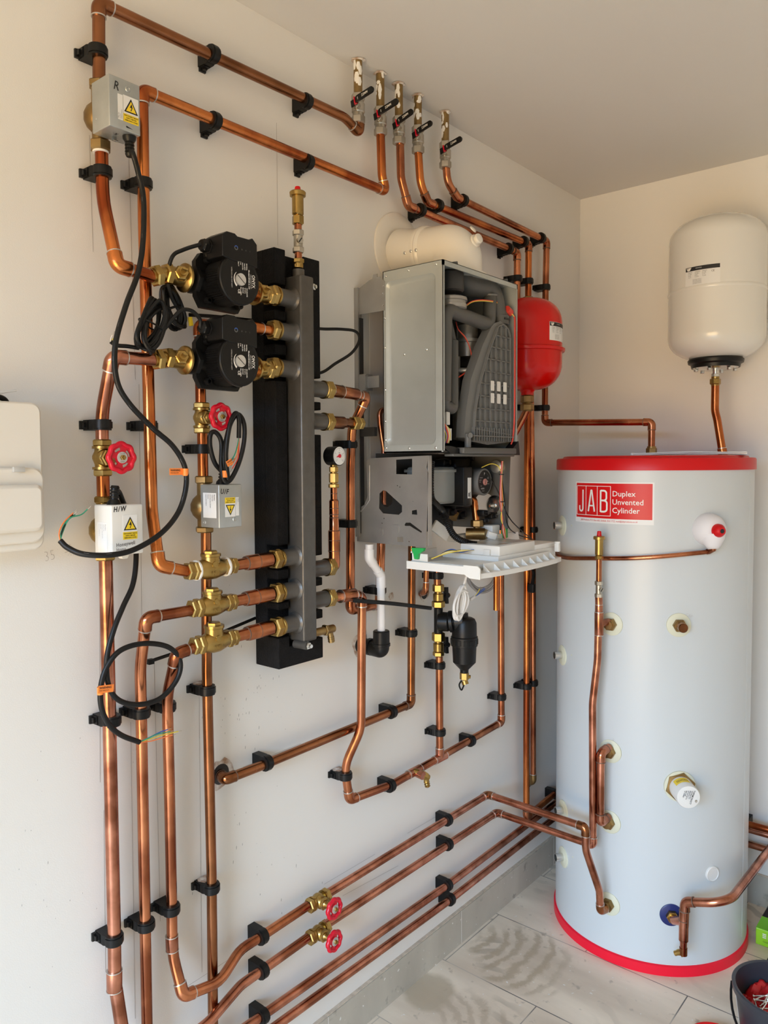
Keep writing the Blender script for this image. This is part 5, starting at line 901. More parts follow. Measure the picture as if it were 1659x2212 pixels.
b = B(); cyl(b, W(1083, 1025, x=.245) - Z * .001, W(1083, 1025, x=.245) + Z * .0015, .0068, 10); cyl(b, W(1084, 1084, x=.245) - Z * .001, W(1084, 1084, x=.245) + Z * .0015, .0068, 10); obj('small_tie', b, BLK, bo)
cable('wire', bo, [W(1040, 1010, x=.20), W(1060, 1002, x=.22), W(1075, 1006, x=.235), W(1082, 1018, x=.245)], .0012, WIREY)
cable('black_sensor_lead', bo, [W(1050, 1020, x=.20), W(1075, 1060, x=.225), W(1098, 1115, x=.245), W(1125, 1145, x=.22), W(1150, 1165, x=.16)], .0016, BLK)
cable('black_sensor_lead', bo, [W(1082, 1020, x=.235), W(1090, 1080, x=.245), W(1097, 1135, x=.25), W(1120, 1155, x=.22), W(1146, 1163, x=.16)], .0016, BLK)
b = B(); f = frS; prism(b, [SP(*q) for q in ((891, 1183), (919, 1184), (917, 1190), (907, 1196), (905, 1208), (898, 1207), (896, 1196))], -.004, .004, frS @ Matrix.Translation((.0, 0, .002))); p = W(1090, 1152, x=.235); box(b, p - V((.006, .008, .012)), p + V((.006, .008, .012)), bev=.002); obj('green_hinge_clip', b, GRN, bo, sm=30)
# fold-down control tray
XT0, XT1, YT0, YT1 = .160, .366, -1.238, -.850; tp = frame((0, 0, 0), Xa, Ya)
front = [(XT1 + .012 * sin(pi * k / 10) - .004 * (k == 0 or k == 10), YT0 + (YT1 - YT0) * k / 10) for k in range(11)]
b = B(); prism(b, [(XT0 + .001, YT1), (XT0 + .001, YT0 + .0015)] + [(x - .001, max(y, YT0 + .0015)) for x, y in front], 1.1965, 1.200, tp); rim = [(XT0, YT0)] + front + [(XT0, YT1)]
def wall2(bm, pts, z0, z1, th_, z0b=None):
    for p, q in zip(pts, pts[1:]):
        d = V((q[0] - p[0], q[1] - p[1], 0)); L = d.length; d.normalize(); fr = Matrix(((d.x, -d.y, 0, p[0]), (d.y, d.x, 0, p[1]), (0, 0, 1, 0), (0, 0, 0, 1))); box(bm, (-.0005, 0, z0), (L + .0005, th_, z1), fr=fr)
wall2(b, [(XT0, YT0), (XT1 - .045, YT0)], 1.195, 1.2135, .004); prism(b, [(XT1 - .046, 1.1965), (XT1 - .030, 1.188), (XT1 - .002, 1.187), (XT1 - .002, 1.211), (XT1 - .008, 1.2165), (XT1 - .046, 1.2165)], 0, .004, frame((0, YT0 + .004, 0), Xa, Z))
wall2(b, front, 1.1885, 1.1995, .003); wall2(b, [(x - .020, y) for x, y in front[1:-1]], 1.196, 1.218, .002)
for k in range(1, 10):
    x, y = front[k]; prism(b, [(x - .020, 1.1995), (x - .002, 1.1995), (x - .020, 1.215)], 0, .002, frame((0, y, 0), Xa, Z))
tr_ = obj('control_tray', b, WPL, bo, sm=0, bevel=.0004, label='white fold-down control tray')
b = B(); box(b, (.185, -1.128, 1.200), (.344, YT1 + .004, 1.226), bev=.002); box(b, (.166, YT0 + .008, 1.200), (.335, -1.10, 1.2145), bev=.001); box(b, (.166, YT0 + .008, 1.2145), (.170, -1.13, 1.236)); box(b, (.166, YT0 + .008, 1.2145), (.215, YT0 + .011, 1.232)); obj('tray_housing', b, WPL, tr_, sm=30)
b = B(); box(b, (.232, -1.120, 1.2255), (.3425, -.952, 1.2495), bev=.003); box(b, (.225, -.955, 1.2255), (.3425, YT1 + .006, 1.238), bev=.002); prism(b, [(.222, 1.236), (.236, 1.236), (.232, 1.258), (.226, 1.258)], 0, .105, frame((0, YT1 + .006, 0), Xa, Z)); cv = obj('circuit_cover', b, WPL, tr_, sm=30)
b = B(); box(b, (.243, -1.108, 1.2496), (.330, -1.045, 1.2500)); box(b, (.243, -1.038, 1.2496), (.330, -.965, 1.2500)); o = obj('clear_window', b, SILV, cv, sm=0)
b = B(); box(b, (.300, -1.125, 1.226), (.318, -1.119, 1.240), bev=.001); obj('latch', b, WPL, tr_)
b = B(); box(b, (.350, -.865, 1.214), (.362, -.853, 1.236), bev=.002); cyl(b, (.356, -.859, 1.236), (.356, -.859, 1.240), .007); obj('hinge_post', b, WPL, tr_)
for yy in (-1.155, -.925, -1.05):
    b = B(); cyl(b, (.345, yy, 1.207), (.357, yy, 1.207), .0032, 12); obj('peg', b, WPL, tr_)
for k, m in enumerate((WIREY, WIREW, WIREY, RUB, WIREB)):
    cable('wire', tr_, [V((.215, -1.215 + .003 * k, 1.220)), V((.240, -1.19 + .004 * k, 1.232 + .002 * k)), V((.262, -1.16, 1.238 - .001 * k)), V((.268, -1.13, 1.236)), V((.272, -1.118, 1.236))], .0013, m)
b = B(); p = V((.252, -1.01, 1.262)); box(b, (-.012, -.008, -.005), (.012, .008, .005), fr=frame(p, V((.5, .8, -.3)), V((.3, .1, 1))), bev=.001); obj('white_plug', b, WPL, tr_)
# cables hanging under the tray
cw = thing('power_cable', W(1000, 1325, x=.16), 'white power cable tied in a hank under the tray', 'cable'); X_ = .17
pts = [W(1010, 1236, x=X_ + .03), W(1002, 1265, x=X_)]; hc0 = W(992, 1302, x=X_); hd = V((0, .36, 1)).normalized(); hs_ = V((0, 1, -.36)).normalized()
for k in range(6):
    for j in range(8):
        a = 2 * pi * j / 8 + 1.2; pts.append(hc0 + hd * (.046 - .0045 * abs(k - 2.5)) * cos(a) + hs_ * ((.008 + .0042 * k) * sin(a) + .003 * (k - 2.5) * cos(a)) + Xa * (.003 * (k % 3)))
b = B(); sweep(b, smooth(pts, 5), .0036, 10); o = obj('cable_sheath', b, WIREW, cw, sm=60); b = B(); a = W(1015, 1296, x=.17); cyl(b, a, W(1025, 1289, x=.17), .0040, 12); o = obj('cable_end', b, WIREW, cw); e = W(1025, 1289, x=.17)
wires(o, e, [((W(1032, 1280, x=.17), W(1036, 1272, x=.17)), WIREY), ((W(1036, 1282, x=.17), W(1048, 1272, x=.17)), WIREB), ((W(1035, 1280, x=.17), W(1046, 1270, x=.17)), WIREB)])
b = B(); s = smooth([W(1004, 1196, x=.15), W(1007, 1236, x=.13), W(1012, 1258, x=.12), W(1030, 1275, x=.12), W(1050, 1272, x=.12), W(1064, 1258, x=.12), W(1068, 1240, x=.13), W(1070, 1200, x=.15)], 8)
sweep(b, s, .0034, 8); sweep(b, [q + V((.004, .005, -.006)) for q in s], .0034, 8); sweep(b, [q + V((.002, .001, .006)) for q in s], .0034, 8); tag(obj('grey_cable', b, mat('grey_cable_sheath', (.30, .28, .26), .45), sm=60), 'looped grey cables hanging behind the white hank under the tray', 'cable')
# ---------------- hot water cylinder ----------------
CC, RR = V((.39, -.30, 0)), .285
def S(px, py, r=RR):
    d = ray(px, py); a = d.x ** 2 + d.y ** 2; o = CP - CC; bb = 2 * (o.x * d.x + o.y * d.y); c_ = o.x ** 2 + o.y ** 2 - r * r; D = max(0, bb * bb - 4 * a * c_)
    return CP + d * ((-bb - sqrt(D)) / (2 * a))
def nrm(p): return V((p.x - CC.x, p.y - CC.y, 0)).normalized()
def cylfn(C, R, th0, z0, e=.0004): return lambda u, v, k=1.0: V((C.x + (R + e * k) * cos(th0 + u / R), C.y + (R + e * k) * sin(th0 + u / R), z0 + v))
hc = thing('hot_water_cylinder', (CC.x, CC.y, 0), 'tall white hot water cylinder with red top and bottom bands', 'water cylinder')
b = B(); lathe(b, (CC.x, CC.y, .012), Z, [(0, RR - .01), (.0, RR), (1.435, RR)], 128); obj('jacket', b, WCYL, hc, sm=50)
b = B(); lathe(b, (CC.x, CC.y, 0), Z, [(0, RR + .005), (.027, RR + .005), (.030, RR + .001), (.030, RR - .01)], 128); obj('base_ring', b, REDB, hc, sm=50)
b = B(); lathe(b, (CC.x, CC.y, 1.420), Z, [(0, RR - .01), (.0, RR + .0045), (.030, RR + .004), (.034, RR + .001), (.035, RR - .010), (.0345, RR - .014), (.040, RR - .018), (.042, RR - .03), (.042, 0)], 128); obj('lid', b, REDL, hc, sm=40)
b = B(); th = radians(-2); f = cylfn(CC, RR, th, 0); 
patch(b, f, .0, .735, .012, 1.36, 0, 1.0)
obj('jacket_seam', b, WCYL, hc, sm=0)
# label
tl, tr2 = S(1244, 1090), S(1413, 1090); th0 = atan2(tl.y - CC.y, tl.x - CC.x); th1 = atan2(tr2.y - CC.y, tr2.x - CC.x); wl_ = (th1 - th0) * RR; zb_, zt_ = S(1330, 1132).z, S(1330, 1042).z; hl_ = zt_ - zb_
f = cylfn(CC, RR, th0, zb_); b = B(); patch(b, f, wl_ / 2, hl_ / 2, wl_, hl_, 0, 1.0, 24); lb = obj('maker_label', b, PAPER, hc, sm=50)
b = B(); patch(b, f, wl_ / 2, hl_ * .545, wl_ * .965, hl_ * .85, 0, 1.8, 24); o = obj('red_ground', b, LRED, lb, sm=50)
b = B(); wf = wl_; hf = hl_; y0_, y1_ = hf * .185, hf * .90; xx = [.03 * wf, .18 * wf, .345 * wf, .515 * wf]; lw = .0016
for x in xx: patch(b, f, x, (y0_ + y1_) / 2, lw, y1_ - y0_, 0, 2.6)
for y in (y0_, y1_): patch(b, f, (xx[0] + xx[-1]) / 2, y, xx[-1] - xx[0], lw, 0, 2.6, 16)
def ribbon(pts, w_, closed=False):
    m = len(pts)
    L, R_ = [], []
    for i in range(m):
        a = pts[i - 1] if (i or closed) else pts[i]; c = pts[(i + 1) % m] if (i < m - 1 or closed) else pts[i]; d = V((c[0] - a[0], c[1] - a[1])).normalized()
        L.append((pts[i][0] - d.y * w_, pts[i][1] + d.x * w_)); R_.append((pts[i][0] + d.y * w_, pts[i][1] - d.x * w_))
    for i in range(m if closed else m - 1):
        k = (i + 1) % m; polyf(b, lambda u, v: f(u, v, 2.8), [L[i], L[k], R_[k], R_[i]])
lh, lb_, sw_ = hf * .53, hf * .275, wf * .0105
for i, ch in enumerate('JAB'):
    x0, x1 = xx[i] + wf * .036, xx[i + 1] - wf * .036; X = lambda t: x0 + (x1 - x0) * t; Y = lambda t: lb_ + lh * t; arc = lambda cx, cy, rx, ry, a0, a1, n=8: [(X(cx + rx * cos(radians(a0 + (a1 - a0) * q / n))), Y(cy + ry * sin(radians(a0 + (a1 - a0) * q / n)))) for q in range(n + 1)]
    if ch == 'J': ribbon([(X(.85), Y(1)), (X(.85), Y(.15))] + arc(.5, .13, .35, .13, 0, -180) + [(X(.15), Y(.26))], sw_)
    if ch == 'A': ribbon([(X(.02), Y(0)), (X(.46), Y(1))], sw_); ribbon([(X(.54), Y(1)), (X(.98), Y(0))], sw_); ribbon([(X(.42), Y(.985)), (X(.58), Y(.985))], sw_ * .9); ribbon([(X(.2), Y(.27)), (X(.8), Y(.27))], sw_ * .8)
    if ch == 'B': ribbon([(X(.1), Y(0)), (X(.1), Y(1))], sw_); ribbon([(X(.1), Y(.98)), (X(.5), Y(.98))] + arc(.5, .86, .35, .12, 90, 0) + [(X(.85), Y(.66))] + arc(.5, .65, .35, .12, 0, -90) + [(X(.1), Y(.53))], sw_); ribbon([(X(.5), Y(.53))] + arc(.5, .40, .42, .13, 90, 0) + [(X(.92), Y(.16))] + arc(.5, .14, .42, .12, 0, -90) + [(X(.1), Y(.02))], sw_)
for i, s_ in enumerate(('Duplex', 'Unvented', 'Cylinder')): text_into(b, s_, (lambda k: (lambda u, v: f(wf * .535 + u, hf * (.665 - .20 * k) + v, 2.8)))(i), hf * .185, .0002, 1.02)
obj('white_lettering', b, WINK, lb, sm=0); b = B(); text_into(b, 'JAB Products, P.O. Box 603, Enfield, EN3 7TZ, mail@jabproducts.co.uk', lambda u, v: f(wf * .10 + u, hf * .045 + v, 2.6), hf * .058, 0, .9); obj('address_print', b, LRED, lb, sm=0)
# ports
def gromm(p, r, m=CREAM, th_=.003):
    n = nrm(p); b = B(); lathe(b, p - n * .004, n, [(0, r), (.006, r), (.0075, r * .93), (.0075, 0)], 36); return obj('port_grommet', b, m, hc)
for px, py in ((1211, 1135), (1211, 1415), (1213, 1750), (1213, 1851)):
    p = S(px + 4, py); g_ = gromm(p, .031); n = nrm(p); b = B(); lathe(b, p, n, [(0, .012), (.026, .012), (.026, .0105), (.006, .0100)], 24); obj('capped_nipple', b, STL, g_); q = S(px + 24, py); b = B(); lathe(b, q - nrm(q) * .001, nrm(q), [(0, .003), (.002, .002)], 10); obj('rivet', b, CREAM, hc)
for px, py in ((1316, 1347), (1316, 1622), (1317, 1775), (1318, 1953)):
    p = S(px, py); p.x = .385; p.y = CC.y - sqrt(RR ** 2 - (p.x - CC.x) ** 2); g_ = gromm(p, .033); n = nrm(p); b = B(); nut(b, p + n * .003, p + n * .018, .0185); cyl(b, p, p + n * .026, .0125, 20); obj('brass_nut', b, BRD, g_)
p = S(1466, 1350); g_ = gromm(p, .033); n = nrm(p); b = B(); nut(b, p + n * .003, p + n * .018, .0185); cyl(b, p, p + n * .024, .0135, 20); obj('brass_nut', b, BRD, g_); b = B(); lathe(b, p + n * .022, n, [(0, .0128), (.020, .0128), (.022, .011), (.022, 0)], 24); obj('blanking_plug', b, CUD, g_)
# pencilled port letters
b = B()
for px, py, s_ in ((1328, 1332, 'F'), (1480, 1330, 'CAP'), (1322, 1600, 'R'), (1310, 1925, 'R')):
    q = S(px, py); t_ = atan2(q.y - CC.y, q.x - CC.x); text_into(b, s_, shift(cylfn(CC, RR, t_, q.z), 0, 0, -20, 1.0), .012, -.0003, .9)
obj('pencil_letters', b, PENC, hc, sm=0)
# immersion heater head
p = S(1468, 1698); n = nrm(p); b = B(); lathe(b, p - n * .004, n, [(0, .043), (.008, .043), (.010, .036)], 36); ih = obj('heater_collar', b, CREAM, hc); b = B(); nut(b, p + n * .003, p + n * .012, .041, ph=.3); obj('brass_hexagon', b, BRD, ih)
b = B(); lathe(b, p + n * .010, n, [(0, .0315), (.058, .0315), (.062, .030), (.0625, .028), (.0625, 0)], 48); cap_ = obj('heater_cap', b, WPL, hc); e = p + n * .0727; tu = Z.cross(n).normalized(); f = plane_fn(e, tu, Z, .0002); b = B(); g2 = shift(f, 0, 0, -78, 1.5)
text_into(b, 'THERMOWATT', shift(f, .0135, .020, -108, 1.5), .0070, .0001, .82)
for k, s_ in enumerate(('CM9 3000W 230V', 'SERIES 3412 L 11"', 'INCOLOY 825 TW', 'Made in Italy', 'CE 1234567')): text_into(b, s_, shift(f, .0085 - .0047 * k, .0185, -108, 1.5), .0036 if k < 4 else .0046, .0001, .85)
obj('cap_print', b, INK, cap_, sm=0); b = B(); q = e + tu * .020 - Z * .010; lathe(b, q, n, [(0, .004), (.001, .0035), (.0005, .002)], 14); obj('cap_screw', b, STL, cap_)
u_, v_ = basis(n); b = B(); nn = 14; th_s = [radians(150 + 75 * i / nn) for i in range(nn + 1)]
u3, v3 = tu, Z
for i in range(nn):
    q4 = []
    for a_, t_ in ((radians(65 + 75 * i / nn), .020), (radians(65 + 75 * (i + 1) / nn), .020), (radians(65 + 75 * (i + 1) / nn), .048), (radians(65 + 75 * i / nn), .048)): q4.append(b.verts.new(p + n * t_ + (u3 * cos(a_) + v3 * sin(a_)) * .0319))
    b.faces.new(q4)
ys_ = obj('yellow_sticker', b, YEL, cap_, sm=50); b = B(); fcy = lambda u, v: p + n * (.040 - v) + (u3 * cos(radians(128) - u / .0322) + v3 * sin(radians(128) - u / .0322)) * .0323
text_into(b, 'WARNING DISCONNECT', lambda u, v: fcy(u, -v + .004), .0042, .0001, .8); text_into(b, 'FROM SUPPLY BEFORE', lambda u, v: fcy(u, -v + .010), .0042, .0001, .8); obj('sticker_print', b, INK, ys_, sm=0)
# white plug
p = S(1538, 1887); n = nrm(p); b = B(); lathe(b, p - n * .003, n, [(0, .0215), (.006, .0215), (.008, .019), (.0065, .017), (.0065, 0)], 32); obj('white_blank', b, WPL, hc)
# relief valve in its white insulating sleeve and the copper discharge pipe round the jacket
p = S(1528, 1143); n = nrm(p); q = p + n * .045; b = B(); lathe(b, p - n * .004, n, [(0, .044), (.010, .045), (.026, .042), (.040, .034), (.048, .024), (.049, .018)], 36); lathe(b, p + n * .022 - Z * .012, V((0, 0, -1)) + n * .15, [(0, .034), (.015, .030), (.032, .020), (.040, .013)], 30); sl = obj('valve_sleeve', b, mat('white_foam_sleeve', (.76, .74, .75), .6), hc, sm=50)
b = B(); lathe(b, p + n * .040, n, [(0, .0185), (.014, .0180), (.022, .0135), (.026, .0095), (.026, 0)], 28); rk = obj('red_relief_knob', b, REDL, hc); b = B(); lathe(b, p + n * .066, n, [(0, .0062), (.001, .0055), (.001, .002), (.0, 0)], 20); obj('knob_centre', b, INK, rk)
b = B(); pts = [S(px, py, RR + .012) for px, py in ((1219, 1204), (1280, 1206), (1350, 1206), (1400, 1204), (1450, 1200), (1490, 1196), (1520, 1193))] ; e0 = S(1532, 1191, RR + .014); pts = [V((CC.x + (RR + .012) * cos(a), CC.y + (RR + .012) * sin(a), pts[0].z)) for a in (radians(-178), radians(-160))] + pts
sweep(b, smooth(pts + [e0], 8), .0062, 14); o = obj('discharge_pipe', b, CU, hc, sm=60); b = B(); k1 = S(1541, 1186, RR + .03); sweep(b, [S(1526, 1192, RR + .012), e0, k1, p + n * .03 - Z * .045], .0078, 14); obj('elbow_fitting', b, CU, o)
# feed fitting at the foot
p = S(1450, 1976); gr = gromm(p, .0315, BLUE); n = nrm(p); b = B(); nut(b, p + n * .003, p + n * .018, .0165); cyl(b, p, p + n * .03, .011); obj('brass_nut', b, BR, gr)
T = W(1477, 1990, y=-.585); ft = thing('feed_tee', T, 'copper tee with a small open brass drain spout at the foot of the cylinder', 'pipe fitting'); b = B(); up_, dn = W(1479, 1968, y=-.585), W(1477, 2030, y=-.585); up_.x = dn.x = T.x
cyl(b, dn, up_, .0125, 24); cyl(b, T, p + n * .026, .0115, 20); ringat(b, up_, Z, .013, .0022, 1); ringat(b, V((T.x, T.y, W(1477, 1988, y=-.585).z)), Z, .013, .0022, 1); lathe(b, dn + Z * .002, -Z, [(0, .0125), (.004, .0125), (.007, .0095), (.026, .0090)], 24); obj('tee_body', b, [CUP, FLUX], ft)
b = B(); k0 = dn - Z * .022; k1 = dn - Z * .042; cyl(b, k0, k1, .0105, 20); obj('drain_body', b, CUD, ft); m_ = (k0 + k1) / 2; d = V((-.85, -.1, -.55)).normalized(); b = B(); lathe(b, m_, d, [(0, .0080), (.016, .0080), (.016, .0068), (.026, .0068), (.026, .005), (.020, .005)], 18); cyl(b, k1 + V((-.002, 0, 0)), k1 - Z * .004, .006, 14); obj('drain_spout', b, BR, ft)
# top outlet nut and the papers on the lid
b = B(); nut(b, (.386, -.30, 1.4625), (.386, -.30, 1.486), .0165); lathe(b, (.386, -.30, 1.485), Z, [(0, .0135), (.006, .0130)], 20); tag(obj('outlet_nut', b, BRD), 'old brass compression nut on top of the cylinder lid', 'pipe fitting')
# papers
b = B(); P0, P1 = V((.372, -.42, 0)), V((.672, -.335, 0)); d = (P1 - P0); L = d.length; d.normalize(); s_ = V((-d.y, d.x, 0)); n = 12
for (zz, hh, w0, w1) in ((1.4628, .0030, .0, .16), (1.4668, .0028, .01, .15)):
    g4 = []
    for i in range(n + 1):
        t_ = i / n; lift = .0055 * sin(pi * t_) ** 2 * (1 if zz > 1.467 else .5) + (.004 * max(0, t_ - .7)); g4.append([b.verts.new(P0 + d * (L * t_) + s_ * q + Z * (zz + lift * 1.3 + h)) for q in (w0, w1) for h in (0, hh)])
    for a, c in zip(g4, g4[1:]):
        for i0, i1 in ((0, 1), (1, 3), (3, 2), (2, 0)): b.faces.new([a[i0], a[i1], c[i1], c[i0]])
    for g_ in (g4[0], g4[-1]): b.faces.new([g_[0], g_[1], g_[3], g_[2]])
sweep(b, [P0 + s_ * .002 + Z * 1.4672, P0 + s_ * .150 + Z * 1.4672], .0034, 10); o = tag(obj('folded_papers', b, PAPER, sm=40), 'folded white instruction papers lying on the red cylinder lid', 'papers')
# ---------------- expansion vessels ----------------
def vessel(t, x, y, z0, z1, R, m, dome=.55):
    H_ = z1 - z0; b = B(); pr = []; hd = R * dome; n = 14
    for i in range(n + 1): a = pi / 2 * i / n; pr.append((hd * (1 - cos(a)), R * (max(0.0, sin(a))) ** .72 if i else 0))
    top = [(H_ - t_, r_) for t_, r_ in pr][::-1]; lathe(b, (x, y, z0), Z, pr + top, 72); return obj('vessel_body', b, m, t, sm=60)
def vlabel(t, f, w_, h_, par):
    b = B(); patch(b, f, w_ / 2, h_ / 2, w_, h_, 0, 1.0, 12); l = obj('rating_label', b, PAPER, par, sm=50); b = B(); patch(b, f, w_ / 2, h_ * .88, w_ * .98, h_ * .21, 0, 1.8, 12); text_into(b, 'CE', lambda u, v: f(w_ * .76 + u, h_ * .60 + v, 1.8), h_ * .13)
    rnd = random.Random(3)
    for k in range(4):
        for j, x0 in enumerate((.10, .30, .52)): text_into(b, ('EXPANSION VESSEL', 'PN 10 BAR 24 L', 'EN 13831', 'TS -10/+99 C')[k][: 9 + (j * 3) % 5], (lambda x0, k: (lambda u, v: f(w_ * x0 + u, h_ * (.68 - .085 * k) + v, 1.8)))(x0, k), h_ * .065, 0, .62)
    for k in range(7): text_into(b, 'read the instructions before use and keep safe for later', (lambda k: (lambda u, v: f(w_ * .24 + u, h_ * (.31 - .038 * k) + v, 1.8)))(k), h_ * .034, 0, .72 * w_ / .12)
    o = obj('label_print', b, INK, l, sm=0); b = B(); polyf(b, lambda u, v: f(u, v, 2.6), [(w_ * .03, h_ * .955), (w_ * .20, h_ * .955), (w_ * .15, h_ * .80), (w_ * .08, h_ * .80)]); text_into(b, 'AQUAVESSEL', lambda u, v: f(w_ * .32 + u, h_ * .87 + v, 2.6), h_ * .07, 0, .8); obj('label_logo', b, WINK, l, sm=0); b = B(); text_into(b, 'ZILMET', lambda u, v: f(w_ * .035 + u, h_ * .90 + v, 3.4), h_ * .055, .0001, .75); obj('logo_print', b, INK, l, sm=0)
WX, WY = .527, -.150; wv_ = thing('expansion_vessel', (WX, WY, 1.742), 'large white expansion vessel on the back wall above the cylinder', 'expansion vessel', 'expansion vessels')
vb_ = vessel(wv_, WX, WY, 1.755, 2.192, .1405, WVES, .52); b = B(); zw = 1.962; lathe(b, (WX, WY, zw - .006), Z, [(0, .1403), (.003, .1418), (.009, .1418), (.012, .1403)], 72); obj('weld_seam', b, WVES, vb_)
p = W(1481, 600, y=WY - .135); a0 = None
def VS(px, py, C, R):
    d = ray(px, py); a = d.x ** 2 + d.y ** 2; ox, oy = CP.x - C[0], CP.y - C[1]; bb = 2 * (ox * d.x + oy * d.y); D = max(0, bb * bb - 4 * a * (ox * ox + oy * oy - R * R)); return CP + d * ((-bb - sqrt(D)) / (2 * a))
def labon(t, C, R, pl, pr, pt_, pb_, par):
    A, Bq = VS(*pl, C, R), VS(*pr, C, R); t0 = atan2(A.y - C[1], A.x - C[0]); t1 = atan2(Bq.y - C[1], Bq.x - C[0])
    if t1 < t0: t1 += 2 * pi
    zt, zb = VS(*pt_, C, R).z, VS(*pb_, C, R).z; vlabel(t, cylfn(V((C[0], C[1], 0)), R, t0, zb, .0005), (t1 - t0) * R, zt - zb, par)
labon(wv_, (WX, WY), .1405, (1481, 600), (1556, 595), (1481, 580), (1481, 621), vb_)
b = B(); lathe(b, (WX, WY, 2.184), Z, [(0, .032), (.010, .031), (.015, .022), (.016, 0)], 32); obj('top_cap', b, BLK, wv_); b = B(); lathe(b, (WX, WY, 1.733), Z, [(0, .070), (.010, .072), (.014, .080), (.022, .0815), (.024, .0815), (.030, .075), (.032, .06)], 48); obj('base_flange', b, BLK, wv_)
b = B(); lathe(b, (WX, WY, 1.728), Z, [(0, .050), (.006, .069), (.008, .069)], 48); fp = obj('flange_plate', b, STL, wv_)
for k in range(6):
    a = 2 * pi * k / 6 + .5; b = B(); q = V((WX + .057 * cos(a), WY + .057 * sin(a), 1.722)); nut(b, q, q + Z * .007, .0065); obj('flange_bolt', b, STL, fp)
b = B(); nut(b, (WX, WY, 1.705), (WX, WY, 1.716), .012); cyl(b, (WX, WY, 1.71), (WX, WY, 1.734), .0095); obj('steel_neck', b, STL, wv_); b = B(); nut(b, (WX, WY, 1.682), (WX, WY, 1.700), .0165); cyl(b, (WX, WY, 1.698), (WX, WY, 1.706), .012); cyl(b, (WX, WY, 1.678), (WX, WY, 1.684), .0125); obj('brass_nut', b, BR, wv_)
pipe('copper_pipe', 'bent copper pipe dropping from the white vessel to behind the cylinder top', [V((WX, WY, 1.69)), (V((WX, WY, 1.60)), .14), (W(1549, 905, y=WY), .14), W(1562, 985, y=WY - .0), V((W(1564, 1000, y=WY).x, WY, 1.46))], m=CUB, r=.0118)
b = B(); q = W(1655, 668, y=-.004); box(b, q + V((-.03, -.002, -.030)), q + V((.03, .003, .020)), bev=.004); lathe(b, q + V((-.001, -.003, 0)), -Ya, [(0, .010), (.002, .009), (.002, .004)], 16); obj('wall_bracket', b, mat('pale_bracket', (.62, .59, .54), .5), wv_)
RX, RY = .128, -.612; rv = thing('expansion_vessel', (RX, RY, 1.67), 'small red expansion vessel at the right of the boiler', 'expansion vessel', 'expansion vessels')
zt = W(1150, 652, x=RX).z + .004; zb = W(1150, 845, x=RX).z; vb2 = vessel(rv, RX, RY, zb, zt, .101, RED, .75); zr_ = W(1140, 748, x=RX + .05).z; b = B(); lathe(b, (RX, RY, zr_ - .007), Z, [(0, .1005), (.001, .1075), (.004, .1095), (.010, .1095), (.012, .1060), (.013, .1010)], 64); obj('clamp_rim', b, RED, rv)
b = B(); lathe(b, (RX, RY, zb - .014), Z, [(0, .0185), (.006, .0185), (.014, .022), (.022, .034)], 28); obj('neck', b, RED, rv); b = B(); nut(b, (RX, RY, zb - .037), (RX, RY, zb - .015), .0195); nut(b, (RX, RY, zb - .060), (RX, RY, zb - .040), .0205); cyl(b, (RX, RY, zb - .062), (RX, RY, zb - .012), .0145); obj('brass_union', b, BRD, rv)
labon(rv, (RX, RY), .101, (1187, 715), (1216, 715), (1187, 694), (1187, 734), vb2)
b = B(); p = W(1141, 652, x=X0); nut(b, p, p + Z * .016, .0165); tag(obj('compression_nut', b, BRD), 'brass nut on the upright peeping above the red vessel', 'pipe fitting')
# ---------------- magnetic filter with its valves ----------------
fx = thing('magnetic_filter', W(1002, 1455, x=.095), 'black magnetic system filter between two brass valves under the boiler', 'filter'); py_ = W(947, 1350, x=X0).y; zz = lambda q, x=X0: W(947, q, x=x).z; b = B()
cyl(b, (X0, py_, zz(1370)), (X0, py_, zz(1312)), .0125, 24, ch=.002); cyl(b, (X0, py_, zz(1342)), (X0 + .030, py_ + .012, zz(1342)), .0265, 28, ch=.003); obj('tee_housing', b, BLK, fx)
for z0, z1, z2, z3, lbl in ((1262, 1278, 1298, 1312, 'upper_valve'), (1417, 1407, 1385, 1366, 'lower_valve')):
    b = B(); a, c = sorted((zz(z0), zz(z3))); L = c - a; nut(b, (X0, py_, zz(z0)), (X0, py_, zz(z1)), .0160); nut(b, (X0, py_, zz(z2)), (X0, py_, zz(z3)), .0182); lo, hi = sorted((zz(z1), zz(z2))); lathe(b, (X0, py_, lo), Z, [(0, .011), (.002, .0145), ((hi - lo) - .006, .0145), (hi - lo - .004, .011), (hi - lo, .011)], 26); cyl(b, (X0, py_, a), (X0, py_, c), .0105); vv = obj(lbl, b, BR, fx)
    m_ = V((X0, py_, (lo + hi) / 2)); d = V((.35, 1, 0)).normalized(); b = B(); cyl(b, m_, m_ + d * .030, .0035, 12); prism(b, [(-.007, .004), (.007, .004), (.010, .022), (-.006, .024)], -.004, .004, frame(m_ + d * .026, V((-.9, .35, 0)), Z)); prism(b, [(-.006, -.004), (.006, -.004), (.008, -.022), (-.008, -.022)], -.004, .004, frame(m_ + d * .026, V((-.9, .35, 0)), Z)); cyl(b, m_ + d * .020, m_ + d * .034, .0075, 16); hb = obj('butterfly_handle', b, BLK, vv); b = B(); nut(b, m_ + d * .034, m_ + d * .039, .0045); obj('handle_nut', b, BRD, hb)
mx, my = .100, W(1003, 1390, x=.100).y; z_ = lambda q: W(1003, q, x=.100).z; b = B(); pc0 = V((X0 + .026, py_ + .011, zz(1342))); e_ = V((mx, my, z_(1340))); dd = (e_ - pc0).normalized(); cyl(b, pc0, e_, .0205, 28); cyl(b, pc0 + dd * .002, pc0 + dd * .014, .0300, 32, ch=.002); cyl(b, pc0 + dd * .017, pc0 + dd * .045, .0315, 32, ch=.003); obj('bayonet_ring', b, BLK, fx)
